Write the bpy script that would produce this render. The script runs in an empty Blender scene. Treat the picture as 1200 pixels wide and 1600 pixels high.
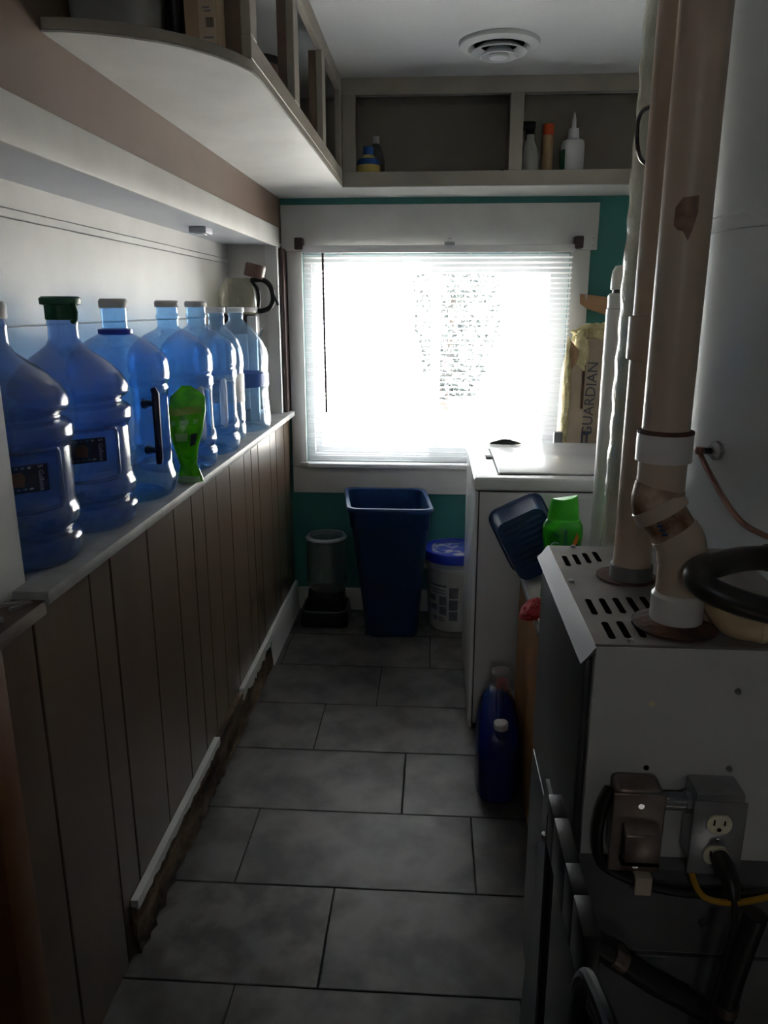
import bpy, bmesh, math, random
from mathutils import Vector, Matrix, Euler
random.seed(7)
S = bpy.context.scene
COL = S.collection
R = math.radians
PI = math.pi

# ------------------------------------------------------------------ camera, sky, exposure
cam_d = bpy.data.cameras.new('camera'); cam_d.lens = 27.0; cam_d.sensor_width = 36.0; cam_d.clip_start = 0.02
cam = bpy.data.objects.new('camera', cam_d); COL.objects.link(cam)
cam.location = (0, 0, 1.47); cam.rotation_euler = (R(90 - 14.93), 0, R(3.69))
S.camera = cam
W = bpy.data.worlds.new('sky'); S.world = W; W.use_nodes = True
bg = W.node_tree.nodes['Background']
bg.inputs['Color'].default_value = (0.90, 0.95, 1.0, 1); bg.inputs['Strength'].default_value = 7.5
sun_d = bpy.data.lights.new('sun', 'SUN'); sun_d.energy = 80.0; sun_d.angle = R(0.6); sun_d.color = (1.0, 0.96, 0.9)
sun = bpy.data.objects.new('sun', sun_d); COL.objects.link(sun); sun.rotation_euler = Vector((0.35, 0.75, -1.0)).to_track_quat('-Z', 'Y').to_euler()
pl = bpy.data.lights.new('window_portal', 'AREA'); pl.shape = 'RECTANGLE'; pl.size = 1.19; pl.size_y = 0.95
pl.cycles.is_portal = True
po = bpy.data.objects.new('window_portal', pl); COL.objects.link(po)
po.location = (-0.005, 3.70, 1.23); po.rotation_euler = (R(-90), 0, 0)
pl2 = bpy.data.lights.new('fill_door_portal', 'AREA'); pl2.shape = 'RECTANGLE'; pl2.size = 0.28; pl2.size_y = 0.17; pl2.cycles.is_portal = True  # portal for the added door pane that lights the furnace side
po2 = bpy.data.objects.new('fill_door_portal', pl2); COL.objects.link(po2); po2.location = (0.03, -1.385, 1.815); po2.rotation_euler = (R(90), 0, 0)
S.view_settings.view_transform = 'Standard'; S.view_settings.look = 'None'
S.view_settings.gamma = 1.0; S.view_settings.use_curve_mapping = False
S.view_settings.exposure = 0.95
S.cycles.transparent_max_bounces = 40
S.cycles.max_bounces = 14; S.cycles.diffuse_bounces = 6

# ------------------------------------------------------------------ materials
MATS = {}
def M(name, c, c2=None, scale=6.0, rough=0.6, metal=0.0, bump=0.0, bscale=None, stretch=(1, 1, 1), detail=6, spec=0.5, coat=0.0, lo=0.35, hi=0.65):
    m = bpy.data.materials.new(name); m.use_nodes = True
    nt = m.node_tree; n = nt.nodes; l = nt.links
    p = n['Principled BSDF']
    p.inputs['Roughness'].default_value = rough; p.inputs['Metallic'].default_value = metal
    p.inputs['Specular IOR Level'].default_value = spec
    p.inputs['Coat Weight'].default_value = coat
    tc = n.new('ShaderNodeTexCoord'); mp = n.new('ShaderNodeMapping'); mp.inputs['Scale'].default_value = stretch
    l.new(tc.outputs['Object'], mp.inputs['Vector'])
    no = n.new('ShaderNodeTexNoise'); no.inputs['Scale'].default_value = scale; no.inputs['Detail'].default_value = detail
    l.new(mp.outputs['Vector'], no.inputs['Vector'])
    cr = n.new('ShaderNodeValToRGB')
    c2 = c2 or tuple(x * 0.86 for x in c)
    cr.color_ramp.elements[0].position = lo; cr.color_ramp.elements[1].position = hi
    cr.color_ramp.elements[0].color = (*c2, 1); cr.color_ramp.elements[1].color = (*c, 1)
    l.new(no.outputs['Fac'], cr.inputs['Fac']); l.new(cr.outputs['Color'], p.inputs['Base Color'])
    if bump:
        nb = n.new('ShaderNodeTexNoise'); nb.inputs['Scale'].default_value = bscale or scale * 4; nb.inputs['Detail'].default_value = 4
        l.new(mp.outputs['Vector'], nb.inputs['Vector'])
        b = n.new('ShaderNodeBump'); b.inputs['Strength'].default_value = bump; b.inputs['Distance'].default_value = 0.01
        l.new(nb.outputs['Fac'], b.inputs['Height']); l.new(b.outputs['Normal'], p.inputs['Normal'])
    MATS[name] = m; return m

def CLEAR(name, tint, haze=0.2, hazecol=None, rough=0.08, refl=0.8, scuff=0.0, mott=None):
    """thin clear plastic or glass: tinted see-through, some haze, gloss that grows towards grazing angles"""
    m = bpy.data.materials.new(name); m.use_nodes = True
    nt = m.node_tree; n = nt.nodes; l = nt.links
    for x in list(n):
        if x.type == 'BSDF_PRINCIPLED': n.remove(x)
    out = n['Material Output']
    tr = n.new('ShaderNodeBsdfTransparent'); tr.inputs['Color'].default_value = (*tint, 1)
    df = n.new('ShaderNodeBsdfDiffuse'); tl = n.new('ShaderNodeBsdfTranslucent')
    hc = hazecol or tint
    for q in (df, tl): q.inputs['Color'].default_value = (*hc, 1)
    mh = n.new('ShaderNodeMixShader'); mh.inputs[0].default_value = 0.5
    if mott:
        tm = n.new('ShaderNodeTexCoord'); nm = n.new('ShaderNodeTexNoise'); nm.inputs['Scale'].default_value = 22; nm.inputs['Detail'].default_value = 5; nm.inputs['Distortion'].default_value = 1.2
        rm = n.new('ShaderNodeValToRGB'); rm.color_ramp.elements[0].position = .38; rm.color_ramp.elements[1].position = .62
        rm.color_ramp.elements[0].color = (*mott, 1); rm.color_ramp.elements[1].color = (*hc, 1)
        l.new(tm.outputs['Object'], nm.inputs['Vector']); l.new(nm.outputs['Fac'], rm.inputs['Fac'])
        for q in (df, tl): l.new(rm.outputs['Color'], q.inputs['Color'])
    l.new(df.outputs[0], mh.inputs[1]); l.new(tl.outputs[0], mh.inputs[2])
    m1 = n.new('ShaderNodeMixShader'); m1.inputs[0].default_value = haze
    l.new(tr.outputs[0], m1.inputs[1]); l.new(mh.outputs[0], m1.inputs[2])
    if scuff:
        tc = n.new('ShaderNodeTexCoord'); no = n.new('ShaderNodeTexNoise'); no.inputs['Scale'].default_value = 60; no.inputs['Detail'].default_value = 6
        l.new(tc.outputs['Object'], no.inputs['Vector'])
        mr = n.new('ShaderNodeMapRange'); mr.inputs[1].default_value = 0.45; mr.inputs[2].default_value = 0.75
        mr.inputs[3].default_value = haze; mr.inputs[4].default_value = haze + scuff
        l.new(no.outputs['Fac'], mr.inputs[0]); l.new(mr.outputs[0], m1.inputs[0])
    gl = n.new('ShaderNodeBsdfGlossy'); gl.inputs['Roughness'].default_value = rough
    lw = n.new('ShaderNodeLayerWeight'); lw.inputs['Blend'].default_value = 0.5
    pw = n.new('ShaderNodeMath'); pw.operation = 'POWER'; pw.inputs[1].default_value = 3.0
    ma = n.new('ShaderNodeMath'); ma.operation = 'MULTIPLY_ADD'; ma.inputs[1].default_value = refl; ma.inputs[2].default_value = 0.05
    l.new(lw.outputs['Facing'], pw.inputs[0]); l.new(pw.outputs[0], ma.inputs[0])
    m2 = n.new('ShaderNodeMixShader'); l.new(ma.outputs[0], m2.inputs[0])
    l.new(m1.outputs[0], m2.inputs[1]); l.new(gl.outputs[0], m2.inputs[2]); l.new(m2.outputs[0], out.inputs['Surface'])
    MATS[name] = m; return m

M('white_paint', (0.64, 0.64, 0.62), (0.56, 0.56, 0.54), 5, 0.55, bump=0.08)
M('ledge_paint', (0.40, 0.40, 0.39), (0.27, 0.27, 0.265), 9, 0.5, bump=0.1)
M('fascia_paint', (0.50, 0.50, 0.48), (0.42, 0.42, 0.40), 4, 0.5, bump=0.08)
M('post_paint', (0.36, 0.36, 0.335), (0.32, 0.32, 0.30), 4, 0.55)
M('recess_paint', (0.58, 0.57, 0.55), (0.51, 0.50, 0.48), 4, 0.45, bump=0.05)
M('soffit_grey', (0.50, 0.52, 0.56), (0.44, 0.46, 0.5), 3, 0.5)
M('ceiling_paint', (0.66, 0.67, 0.68), (0.60, 0.61, 0.62), 3, 0.7, bump=0.05)
M('brown_wall', (0.175, 0.115, 0.082), (0.145, 0.095, 0.067), 3, 0.5, bump=0.04)
M('panel_board', (0.122, 0.081, 0.055), (0.092, 0.060, 0.040), 5, 0.28, stretch=(1, 1, 0.12), bump=0.05)
M('groove_dark', (0.035, 0.022, 0.015), None, 5, 0.8)
M('greige', (0.36, 0.325, 0.275), (0.30, 0.27, 0.225), 4, 0.5, bump=0.04)
M('cab_inside', (0.30, 0.265, 0.22), (0.25, 0.22, 0.18), 4, 0.6)
M('teal', (0.035, 0.20, 0.18), (0.028, 0.17, 0.155), 3, 0.5, bump=0.05)
M('tile_a', (0.135, 0.127, 0.12), (0.060, 0.056, 0.054), 7, 0.36, bump=0.06, bscale=18, detail=10, lo=0.40, hi=0.61)
M('tile_b', (0.145, 0.136, 0.13), (0.066, 0.061, 0.059), 9, 0.33, bump=0.06, bscale=22, detail=10, lo=0.42, hi=0.60)
M('tile_c', (0.125, 0.118, 0.114), (0.054, 0.051, 0.05), 6, 0.38, bump=0.06, bscale=18, detail=10, lo=0.40, hi=0.61)
M('grout', (0.02, 0.019, 0.018), None, 10, 0.9)
M('rot_wood', (0.20, 0.12, 0.065), (0.03, 0.018, 0.01), 16, 0.85, bump=0.7, bscale=45, stretch=(1, 0.3, 1))
M('orange_wood', (0.13, 0.045, 0.012), (0.08, 0.026, 0.007), 8, 0.5, stretch=(1, 1, 0.1))
M('dark_wood', (0.10, 0.06, 0.04), (0.05, 0.03, 0.02), 10, 0.7, stretch=(1, 0.2, 1), bump=0.2)
M('shelf_wood', (0.36, 0.17, 0.055), (0.26, 0.11, 0.03), 8, 0.5, stretch=(1, 1, 0.12))
M('vinyl_white', (0.78, 0.79, 0.80), (0.74, 0.75, 0.76), 4, 0.35)
M('blind_white', (0.80, 0.80, 0.80), (0.77, 0.77, 0.77), 4, 0.35)
M('dark_brown', (0.045, 0.02, 0.015), None, 6, 0.45)
M('washer_white', (0.74, 0.74, 0.74), (0.70, 0.70, 0.70), 3, 0.22, coat=0.3)
M('washer_seam', (0.05, 0.05, 0.055), None, 3, 0.6)
M('trash_blue', (0.013, 0.05, 0.16), (0.011, 0.042, 0.135), 5, 0.33)
M('black_plastic', (0.010, 0.010, 0.012), (0.007, 0.007, 0.008), 8, 0.42, spec=0.35)
M('black_rubber', (0.012, 0.011, 0.011), (0.022, 0.019, 0.017), 14, 0.38)
M('bucket_white', (0.66, 0.66, 0.64), (0.58, 0.58, 0.56), 5, 0.4)
M('lid_blue', (0.02, 0.05, 0.55), (0.03, 0.06, 0.5), 8, 0.3)
M('dried_paint', (0.60, 0.60, 0.62), (0.04, 0.08, 0.5), 18, 0.5, lo=0.48, hi=0.62, bump=0.3)
M('print_grey', (0.16, 0.16, 0.19), (0.22, 0.22, 0.25), 40, 0.5)
M('jug_blue', (0.005, 0.016, 0.15), (0.004, 0.014, 0.13), 4, 0.25)
M('cap_white', (0.75, 0.75, 0.75), None, 4, 0.4)
M('cap_grey', (0.52, 0.50, 0.49), None, 4, 0.5)
M('cap_green', (0.01, 0.10, 0.045), (0.008, 0.08, 0.035), 6, 0.45)
M('handle_navy', (0.012, 0.02, 0.07), None, 6, 0.3)
M('lime', (0.06, 0.62, 0.02), (0.05, 0.55, 0.02), 4, 0.3)
M('leaf_dark_green', (0.008, 0.14, 0.05), None, 4, 0.4)
M('orange', (0.75, 0.20, 0.03), (0.6, 0.12, 0.02), 12, 0.4)
CLEAR('pouch_green', (0.10, 0.50, 0.03), 0.85, (0.17, 0.55, 0.015), 0.2, 0.6, mott=(0.08, 0.33, 0.010))
CLEAR('pouch_foot', (0.3, 0.5, 0.3), 0.9, (0.5, 0.62, 0.5), 0.2, 0.8)
M('pouch_band', (0.35, 0.42, 0.06), (0.2, 0.36, 0.03), 20, 0.25)
M('pouch_pale', (0.35, 0.62, 0.22), None, 20, 0.25)
M('foil_silver', (0.75, 0.77, 0.75), (0.6, 0.62, 0.6), 30, 0.3, metal=0.7, bump=0.4, bscale=90)
M('wrap', (0.62, 0.62, 0.52), (0.50, 0.50, 0.40), 14, 0.16, metal=0.15, bump=0.35, bscale=70, stretch=(1, 1, 0.6), coat=0.6)
M('pvc', (0.56, 0.45, 0.36), (0.47, 0.37, 0.29), 4, 0.38, stretch=(1, 1, 0.3))
M('pvc_white', (0.70, 0.68, 0.66), (0.64, 0.61, 0.58), 5, 0.35)
M('pvc_rusty', (0.50, 0.38, 0.28), (0.15, 0.06, 0.022), 16, 0.5, lo=0.44, hi=0.64)
M('stain_brown', (0.26, 0.15, 0.09), (0.16, 0.08, 0.045), 60, 0.5)
M('rust', (0.13, 0.055, 0.03), (0.05, 0.025, 0.018), 25, 0.8, bump=0.4)
M('rubber_grey', (0.16, 0.165, 0.175), None, 6, 0.6)
M('drip_metal', (0.055, 0.049, 0.046), (0.03, 0.027, 0.025), 12, 0.5, metal=0.4, stretch=(1, .15, 1))
M('galv', (0.42, 0.43, 0.44), (0.34, 0.35, 0.36), 9, 0.38, metal=0.65)
M('galv_top', (0.24, 0.215, 0.20), (0.17, 0.15, 0.14), 9, 0.5, metal=0.3)
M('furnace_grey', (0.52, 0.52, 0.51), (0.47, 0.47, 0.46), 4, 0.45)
M('furnace_shaded', (0.13, 0.13, 0.135), (0.09, 0.085, 0.085), 5, 0.5)
M('furnace_door', (0.065, 0.062, 0.066), (0.05, 0.048, 0.052), 5, 0.40, metal=0.3)
M('tank_grey', (0.52, 0.54, 0.54), (0.46, 0.48, 0.48), 4, 0.5, metal=0.35)
M('steel_box', (0.30, 0.25, 0.22), (0.16, 0.11, 0.09), 12, 0.36, metal=0.7)
M('steel_plate', (0.36, 0.36, 0.38), (0.28, 0.28, 0.30), 12, 0.32, metal=0.7)
M('ivory', (0.72, 0.66, 0.47), None, 6, 0.35)
M('copper', (0.34, 0.17, 0.12), (0.20, 0.10, 0.08), 20, 0.35, metal=0.7)
M('yellow_wire', (0.60, 0.30, 0.01), None, 8, 0.5)
M('cpvc', (0.66, 0.50, 0.30), (0.50, 0.36, 0.2), 12, 0.45)
M('tape_tan', (0.42, 0.25, 0.13), (0.36, 0.2, 0.1), 10, 0.5)
M('kraft', (0.50, 0.40, 0.29), (0.40, 0.31, 0.22), 9, 0.7, bump=0.4, bscale=26)
M('wool_yellow', (0.80, 0.72, 0.42), (0.6, 0.5, 0.25), 40, 0.95, bump=1.0, bscale=80)
M('print_slate', (0.06, 0.07, 0.11), None, 10, 0.6)
M('carton', (0.46, 0.33, 0.21), (0.40, 0.28, 0.18), 6, 0.7)
M('carton_label', (0.62, 0.50, 0.38), None, 6, 0.7)
M('red_cloth', (0.42, 0.02, 0.025), (0.28, 0.01, 0.015), 14, 0.8, bump=0.5)
M('paper', (0.60, 0.58, 0.50), (0.48, 0.46, 0.4), 12, 0.7, bump=0.3)
M('tub_blue', (0.015, 0.05, 0.16), (0.012, 0.04, 0.13), 6, 0.35)
M('brown_plastic', (0.09, 0.04, 0.028), None, 6, 0.35)
M('chrome', (0.6, 0.6, 0.62), (0.5, 0.5, 0.52), 8, 0.2, metal=1.0)
M('bin_plastic', (0.30, 0.30, 0.29), (0.25, 0.25, 0.24), 5, 0.4)
M('label_navy', (0.02, 0.022, 0.05), None, 5, 0.4)
M('label_white', (0.62, 0.60, 0.58), (0.45, 0.42, 0.42), 30, 0.5)
M('print_pale', (0.42, 0.48, 0.60), None, 5, 0.5)
M('bottle_yellow', (0.62, 0.42, 0.03), (0.7, 0.55, 0.2), 10, 0.35)
M('bottle_blue', (0.03, 0.12, 0.45), None, 10, 0.35)
M('tan_tube', (0.50, 0.33, 0.17), (0.44, 0.28, 0.14), 6, 0.45)
M('cap_orange', (0.75, 0.10, 0.02), None, 6, 0.4)
M('frost_grey', (0.40, 0.39, 0.37), None, 6, 0.4)
M('gravel', (0.5, 0.48, 0.45), (0.4, 0.38, 0.36), 8, 0.9, bump=0.3)
M('bark', (0.10, 0.08, 0.07), (0.05, 0.04, 0.035), 14, 0.9, bump=0.6)
M('foliage', (0.045, 0.055, 0.05), (0.025, 0.03, 0.032), 10, 0.7)
M('house_siding', (0.62, 0.62, 0.60), (0.56, 0.56, 0.54), 3, 0.7)
M('roof_grey', (0.25, 0.24, 0.24), (0.18, 0.17, 0.17), 8, 0.8)
M('house_glass', (0.05, 0.07, 0.09), None, 4, 0.1)
M('vent_dark', (0.006, 0.006, 0.006), None, 4, 0.9, spec=0.0)
M('debris', (0.34, 0.31, 0.29), (0.2, 0.18, 0.16), 20, 0.8)
M('board_pale', (0.15, 0.15, 0.155), (0.11, 0.11, 0.115), 10, 0.5)

CLEAR('bottle_shell', (0.43, 0.58, 0.83), 0.27, (0.28, 0.38, 0.56), 0.16, 0.85, scuff=0.05)
CLEAR('grip_pale', (0.75, 0.82, 0.9), 0.65, (0.72, 0.76, 0.84), 0.1, 0.8)
CLEAR('bottle_shell_bright', (0.55, 0.76, 0.96), 0.12, (0.20, 0.40, 0.72), 0.08, 0.75, scuff=0.1)
CLEAR('bottle_shell_pale', (0.70, 0.84, 0.96), 0.13, (0.35, 0.55, 0.78), 0.08, 0.8, scuff=0.1)
CLEAR('clear_glass', (0.86, 0.88, 0.84), 0.08, (0.5, 0.5, 0.45), 0.04, 0.8)
CLEAR('carafe_glass', (0.80, 0.79, 0.70), 0.16, (0.5, 0.48, 0.38), 0.05, 0.8)
CLEAR('feeder_clear', (0.78, 0.81, 0.78), 0.22, (0.6, 0.62, 0.6), 0.10, 0.8)
CLEAR('clear_plastic', (0.80, 0.80, 0.78), 0.22, (0.4, 0.4, 0.38), 0.12, 0.7)
CLEAR('green_gel', (0.35, 0.85, 0.20), 0.45, (0.10, 0.62, 0.06), 0.1, 0.7)
CLEAR('pane_glass', (0.97, 0.98, 0.98), 0.0, None, 0.0, 0.6)

# ------------------------------------------------------------------ mesh helpers
class MB:
    def __init__(s): s.v = []; s.f = []
    def add(s, vs, fs):
        o = len(s.v); s.v += [Vector(p) for p in vs]; s.f += [tuple(o + i for i in q) for q in fs]; return s
    def box(s, x0, x1, y0, y1, z0, z1):
        return s.add([(x0,y0,z0),(x1,y0,z0),(x1,y1,z0),(x0,y1,z0),(x0,y0,z1),(x1,y0,z1),(x1,y1,z1),(x0,y1,z1)],
                     [(3,2,1,0),(4,5,6,7),(0,1,5,4),(1,2,6,5),(2,3,7,6),(3,0,4,7)])
    def loft(s, rings, cap0=True, cap1=True):
        n = len(rings[0]); vs = [p for r in rings for p in r]; fs = []
        for i in range(len(rings) - 1):
            for j in range(n):
                a = i * n + j; b = i * n + (j + 1) % n
                fs.append((a, b, b + n, a + n))
        if cap0: fs.append(tuple(reversed(range(n))))
        if cap1: fs.append(tuple((len(rings) - 1) * n + j for j in range(n)))
        return s.add(vs, fs)
    def lathe(s, prof, c=(0, 0, 0), n=32, fn=None):
        rings = []
        for r, z in prof:
            ring = []
            for j in range(n):
                a = 2 * PI * j / n
                rr = fn(r, z, a) if fn else r
                ring.append((c[0] + max(rr, 1e-5) * math.cos(a), c[1] + max(rr, 1e-5) * math.sin(a), c[2] + z))
            rings.append(ring)
        return s.loft(rings, prof[0][0] < 1e-3 or True, False) if False else s.loft(rings, prof[0][0] > 1e-4 and False, False)
    def tube(s, pts, r, n=12, caps=True):
        pts = [Vector(p) for p in pts]; rs = r if isinstance(r, (list, tuple)) else [r] * len(pts)
        rings = []; up = None
        for i, p in enumerate(pts):
            t = (pts[min(i + 1, len(pts) - 1)] - pts[max(i - 1, 0)]).normalized()
            if up is None:
                up = Vector((0, 0, 1)) if abs(t.z) < 0.9 else Vector((1, 0, 0))
            u = (up - t * up.dot(t)).normalized(); up = u; w = t.cross(u)
            rings.append([p + (u * math.cos(2*PI*j/n) + w * math.sin(2*PI*j/n)) * rs[i] for j in range(n)])
        return s.loft(rings, caps, caps)
    def cyl(s, p0, p1, r0, r1=None, n=24):
        return s.tube([p0, p1], [r0, r1 if r1 is not None else r0], n)
    def prism(s, poly, ax, a0, a1):
        def mk(q, a):
            return {'x': (a, q[0], q[1]), 'y': (q[0], a, q[1]), 'z': (q[0], q[1], a)}[ax]
        return s.loft([[mk(q, a0) for q in poly], [mk(q, a1) for q in poly]])
    def ring(s, c, r0, r1, z0, z1, n=40):
        """flat annular solid with vertical axis"""
        return s.loft([[ (c[0]+r*math.cos(2*PI*j/n), c[1]+r*math.sin(2*PI*j/n), z) for j in range(n)] for r, z in ((r0,z0),(r1,z0),(r1,z1),(r0,z1),(r0,z0))], False, False)
    def xf(s, m):
        s.v = [m @ p for p in s.v]; return s

def fix(me, bevel=0, seg=2, ang=35, smooth=True):
    bm = bmesh.new(); bm.from_mesh(me)
    bmesh.ops.remove_doubles(bm, verts=bm.verts, dist=2e-5)
    bmesh.ops.dissolve_degenerate(bm, edges=bm.edges, dist=1e-6)
    bmesh.ops.recalc_face_normals(bm, faces=bm.faces)
    if bevel:
        es = [e for e in bm.edges if len(e.link_faces) == 2 and e.calc_face_angle(0) > R(40)]
        bmesh.ops.bevel(bm, geom=es, offset=bevel, segments=seg, profile=0.5, affect='EDGES', clamp_overlap=True)
    bm.to_mesh(me); bm.free()
    if smooth:
        me.shade_smooth(); me.set_sharp_from_angle(angle=R(ang))

def obj(name, mb, mat, parent=None, org=None, bevel=0, seg=2, ang=35, local=False, kind=None):
    me = bpy.data.meshes.new(name)
    base = Vector(parent['_w']) if parent is not None else Vector(org or (0, 0, 0))
    vs = mb.v if local else [p - base for p in mb.v]
    me.from_pydata([tuple(p) for p in vs], [], mb.f); me.update()
    fix(me, bevel, seg, ang)
    me.materials.append(MATS[mat])
    o = bpy.data.objects.new(name, me); COL.objects.link(o)
    if parent is not None:
        o.parent = parent; o['_w'] = parent['_w']
    else:
        o.location = base; o['_w'] = tuple(base)
    if kind: o['kind'] = kind
    return o

def thing(name, label, cat, loc, rot=(0, 0, 0), group=None):
    o = bpy.data.objects.new(name, None); COL.objects.link(o); o.empty_display_size = 0.05
    o.location = loc; o.rotation_euler = rot; o['_w'] = tuple(loc); o['label'] = label; o['category'] = cat
    if group: o['group'] = group
    return o
def tag(o, label, cat, group=None):
    o['label'] = label; o['category'] = cat
    if group: o['group'] = group
    return o
def struct(name, mb, mat, label=None, parent=None, **k):
    o = obj(name, mb, mat, parent, **k)
    if parent is None: o['kind'] = 'structure'
    if label: o['label'] = label
    return o
def inst(o, loc, parent):
    c = o.copy(); COL.objects.link(c); c.parent = parent; c.location = loc; return c
def B(*a): return MB().box(*a)
def rrect(x0, x1, y0, y1, r, z, n=5):
    pts = []
    for cx, cy, a0 in ((x1 - r, y1 - r, 0), (x0 + r, y1 - r, 90), (x0 + r, y0 + r, 180), (x1 - r, y0 + r, 270)):
        for k in range(n + 1):
            a = R(a0 + 90 * k / n); pts.append(Vector((cx + r * math.cos(a), cy + r * math.sin(a), z)))
    return pts
def text(body, size, mat, mtx, parent, name='lettering', extrude=0.0003, align='CENTER', world=True):
    cu = bpy.data.curves.new(name, 'FONT'); cu.body = body; cu.size = size; cu.extrude = extrude
    cu.align_x = align; cu.align_y = 'CENTER'; cu.resolution_u = 3
    t = bpy.data.objects.new(name, cu); COL.objects.link(t)
    bpy.context.view_layer.update()
    me = bpy.data.meshes.new_from_object(t.evaluated_get(bpy.context.evaluated_depsgraph_get()))
    bpy.data.objects.remove(t); bpy.data.curves.remove(cu)
    me.transform(mtx)
    if world: me.transform(Matrix.Translation(-Vector(parent['_w'])))
    me.materials.clear(); me.materials.append(MATS[mat])
    o = bpy.data.objects.new(name, me); COL.objects.link(o); o.parent = parent; o['_w'] = parent['_w']; return o
def frame_mtx(o, ex, ey):
    ex = Vector(ex).normalized(); ey = Vector(ey); ey = (ey - ex * ey.dot(ex)).normalized(); ez = ex.cross(ey)
    m = Matrix.Identity(4)
    for i in range(3): m[i][0] = ex[i]; m[i][1] = ey[i]; m[i][2] = ez[i]; m[i][3] = o[i]
    return m
def bez(p0, p1, p2, p3, n=12):
    p0, p1, p2, p3 = map(Vector, (p0, p1, p2, p3)); out = []
    for i in range(n + 1):
        t = i / n; u = 1 - t
        out.append(p0*u**3 + p1*3*u*u*t + p2*3*u*t*t + p3*t**3)
    return out
def smooth_path(pts, sub=6):
    pts = [Vector(p) for p in pts]; out = []
    for i in range(len(pts) - 1):
        p0 = pts[max(i-1, 0)]; p1 = pts[i]; p2 = pts[i+1]; p3 = pts[min(i+2, len(pts)-1)]
        for k in range(sub):
            t = k / sub
            out.append(0.5*((2*p1) + (p2-p0)*t + (2*p0-5*p1+4*p2-p3)*t*t + (3*p1-p0-3*p2+p3)*t**3))
    out.append(pts[-1]); return out

XL, XR, YF, YN, ZC = -0.93, 1.29, 3.60, -1.30, 2.33

# ------------------------------------------------------------------ floor of separate tiles
fl = struct('floor', B(XL - .12, XR + .12, YN - .12, YF + .12, -0.06, -0.004), 'grout')
rows = [(3.285, 3.60, -0.30), (2.965, 3.285, 0.002), (2.637, 2.965, -0.20), (2.321, 2.637, -0.394), (1.993, 2.321, -0.075),
        (1.68, 1.993, -0.505), (1.371, 1.68, -0.238), (1.06, 1.371, -0.424), (0.75, 1.06, -0.06), (0.44, 0.75, -0.33), (0.13, 0.44, -0.1), (-1.3, 0.13, -0.3)]
TL = 0.636; G = 0.0022
tiles = {}
for (y0, y1, jx) in rows:
    k = math.floor((-0.70 - jx) / TL); x = jx + k * TL
    while x < XR:
        a, b = max(x, -0.70), min(x + TL, XR)
        if b - a > 0.03:
            w = round(b - a, 3); d = round(y1 - y0, 3)
            key = (w, d, random.randrange(3))
            if key not in tiles:
                mb = B(-w/2 + G, w/2 - G, -d/2 + G, d/2 - G, -0.0045, 0.0)
                me = bpy.data.meshes.new('tile'); me.from_pydata([tuple(p) for p in mb.v], [], mb.f); fix(me, 0.0012, 1)
                me.materials.append(MATS['tile_' + 'abc'[key[2]]]); tiles[key] = me
            t = bpy.data.objects.new('tile', tiles[key]); COL.objects.link(t); t.parent = fl
            t.location = ((a + b) / 2, (y0 + y1) / 2, 0)
            # so that no two tiles carry the same mottling, the noise runs in each tile's own frame turned half about
            t.rotation_euler = (0, 0, PI * random.randrange(2))
        x += TL

# ------------------------------------------------------------------ shell
wf = MB(); T = 0.14
WX0, WX1, WZ0, WZ1 = -0.60, 0.59, 0.755, 1.70
wf.box(XL - T, WX0, YF, YF + T, -.06, ZC + T); wf.box(WX1, XR + T, YF, YF + T, -.06, ZC + T)
wf.box(WX0, WX1, YF, YF + T, -.06, WZ0); wf.box(WX0, WX1, YF, YF + T, WZ1, ZC + T)
struct('wall_far', wf, 'teal')
struct('wall_right', B(XR, XR + T, YN - T, YF + T, -.06, ZC + T), 'white_paint')
wnr = MB(); DX0, DX1, DZ = -0.38, 0.44, 2.03
wnr.box(XL - T, DX0, YN - T, YN, -.06, ZC + T); wnr.box(DX1, XR + T, YN - T, YN, -.06, ZC + T); wnr.box(DX0, DX1, YN - T, YN, DZ, ZC + T); wnr.box(DX0, DX1, YN - T, YN, -.06, 0)
struct('wall_near', wnr, 'brown_wall')
# unseen door, added so its small pane brightens the furnace's near side
gx0, gx1, gz0, gz1 = -0.11, 0.17, 1.73, 1.90
dr = struct('fill_door', MB().box(DX0, gx0, YN - .09, YN - .045, 0, DZ).box(gx1, DX1, YN - .09, YN - .045, 0, DZ).box(gx0, gx1, YN - .09, YN - .045, 0, gz0).box(gx0, gx1, YN - .09, YN - .045, gz1, DZ), 'white_paint')
obj('pane', B(gx0, gx1, YN - .07, YN - .066, gz0, gz1), 'pane_glass', dr)
obj('knob', MB().lathe([(0, 0), (.012, 0), (.012, .03), (.026, .04), (.028, .055), (.018, .068), (0, .07)], (0, 0, 0), 20).xf(Matrix.Translation((DX0 + .07, YN - .045, .95)) @ Matrix.Rotation(R(-90), 4, 'X')), 'chrome', dr)
struct('ground_outside_back', B(-12, 12, -20, YN - T, -0.5, -0.4), 'gravel')
struct('ceiling', B(XL - T, XR + T, YN - T, YF + T, ZC, ZC + T), 'ceiling_paint')
wl = struct('wall_left', B(XL - T, XL, YN - T, YF + T, -.06, ZC + T), 'recess_paint')
for z0, z1, t in ((1.0, 1.4285, .010), (1.4315, 1.655, .010), (1.656, 1.674, .015), (1.676, 1.735, .010)):
    obj('plank', B(XL, XL + t, 1.236, 3.50, z0, z1), 'recess_paint', wl, bevel=0.0012, seg=1)
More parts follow.
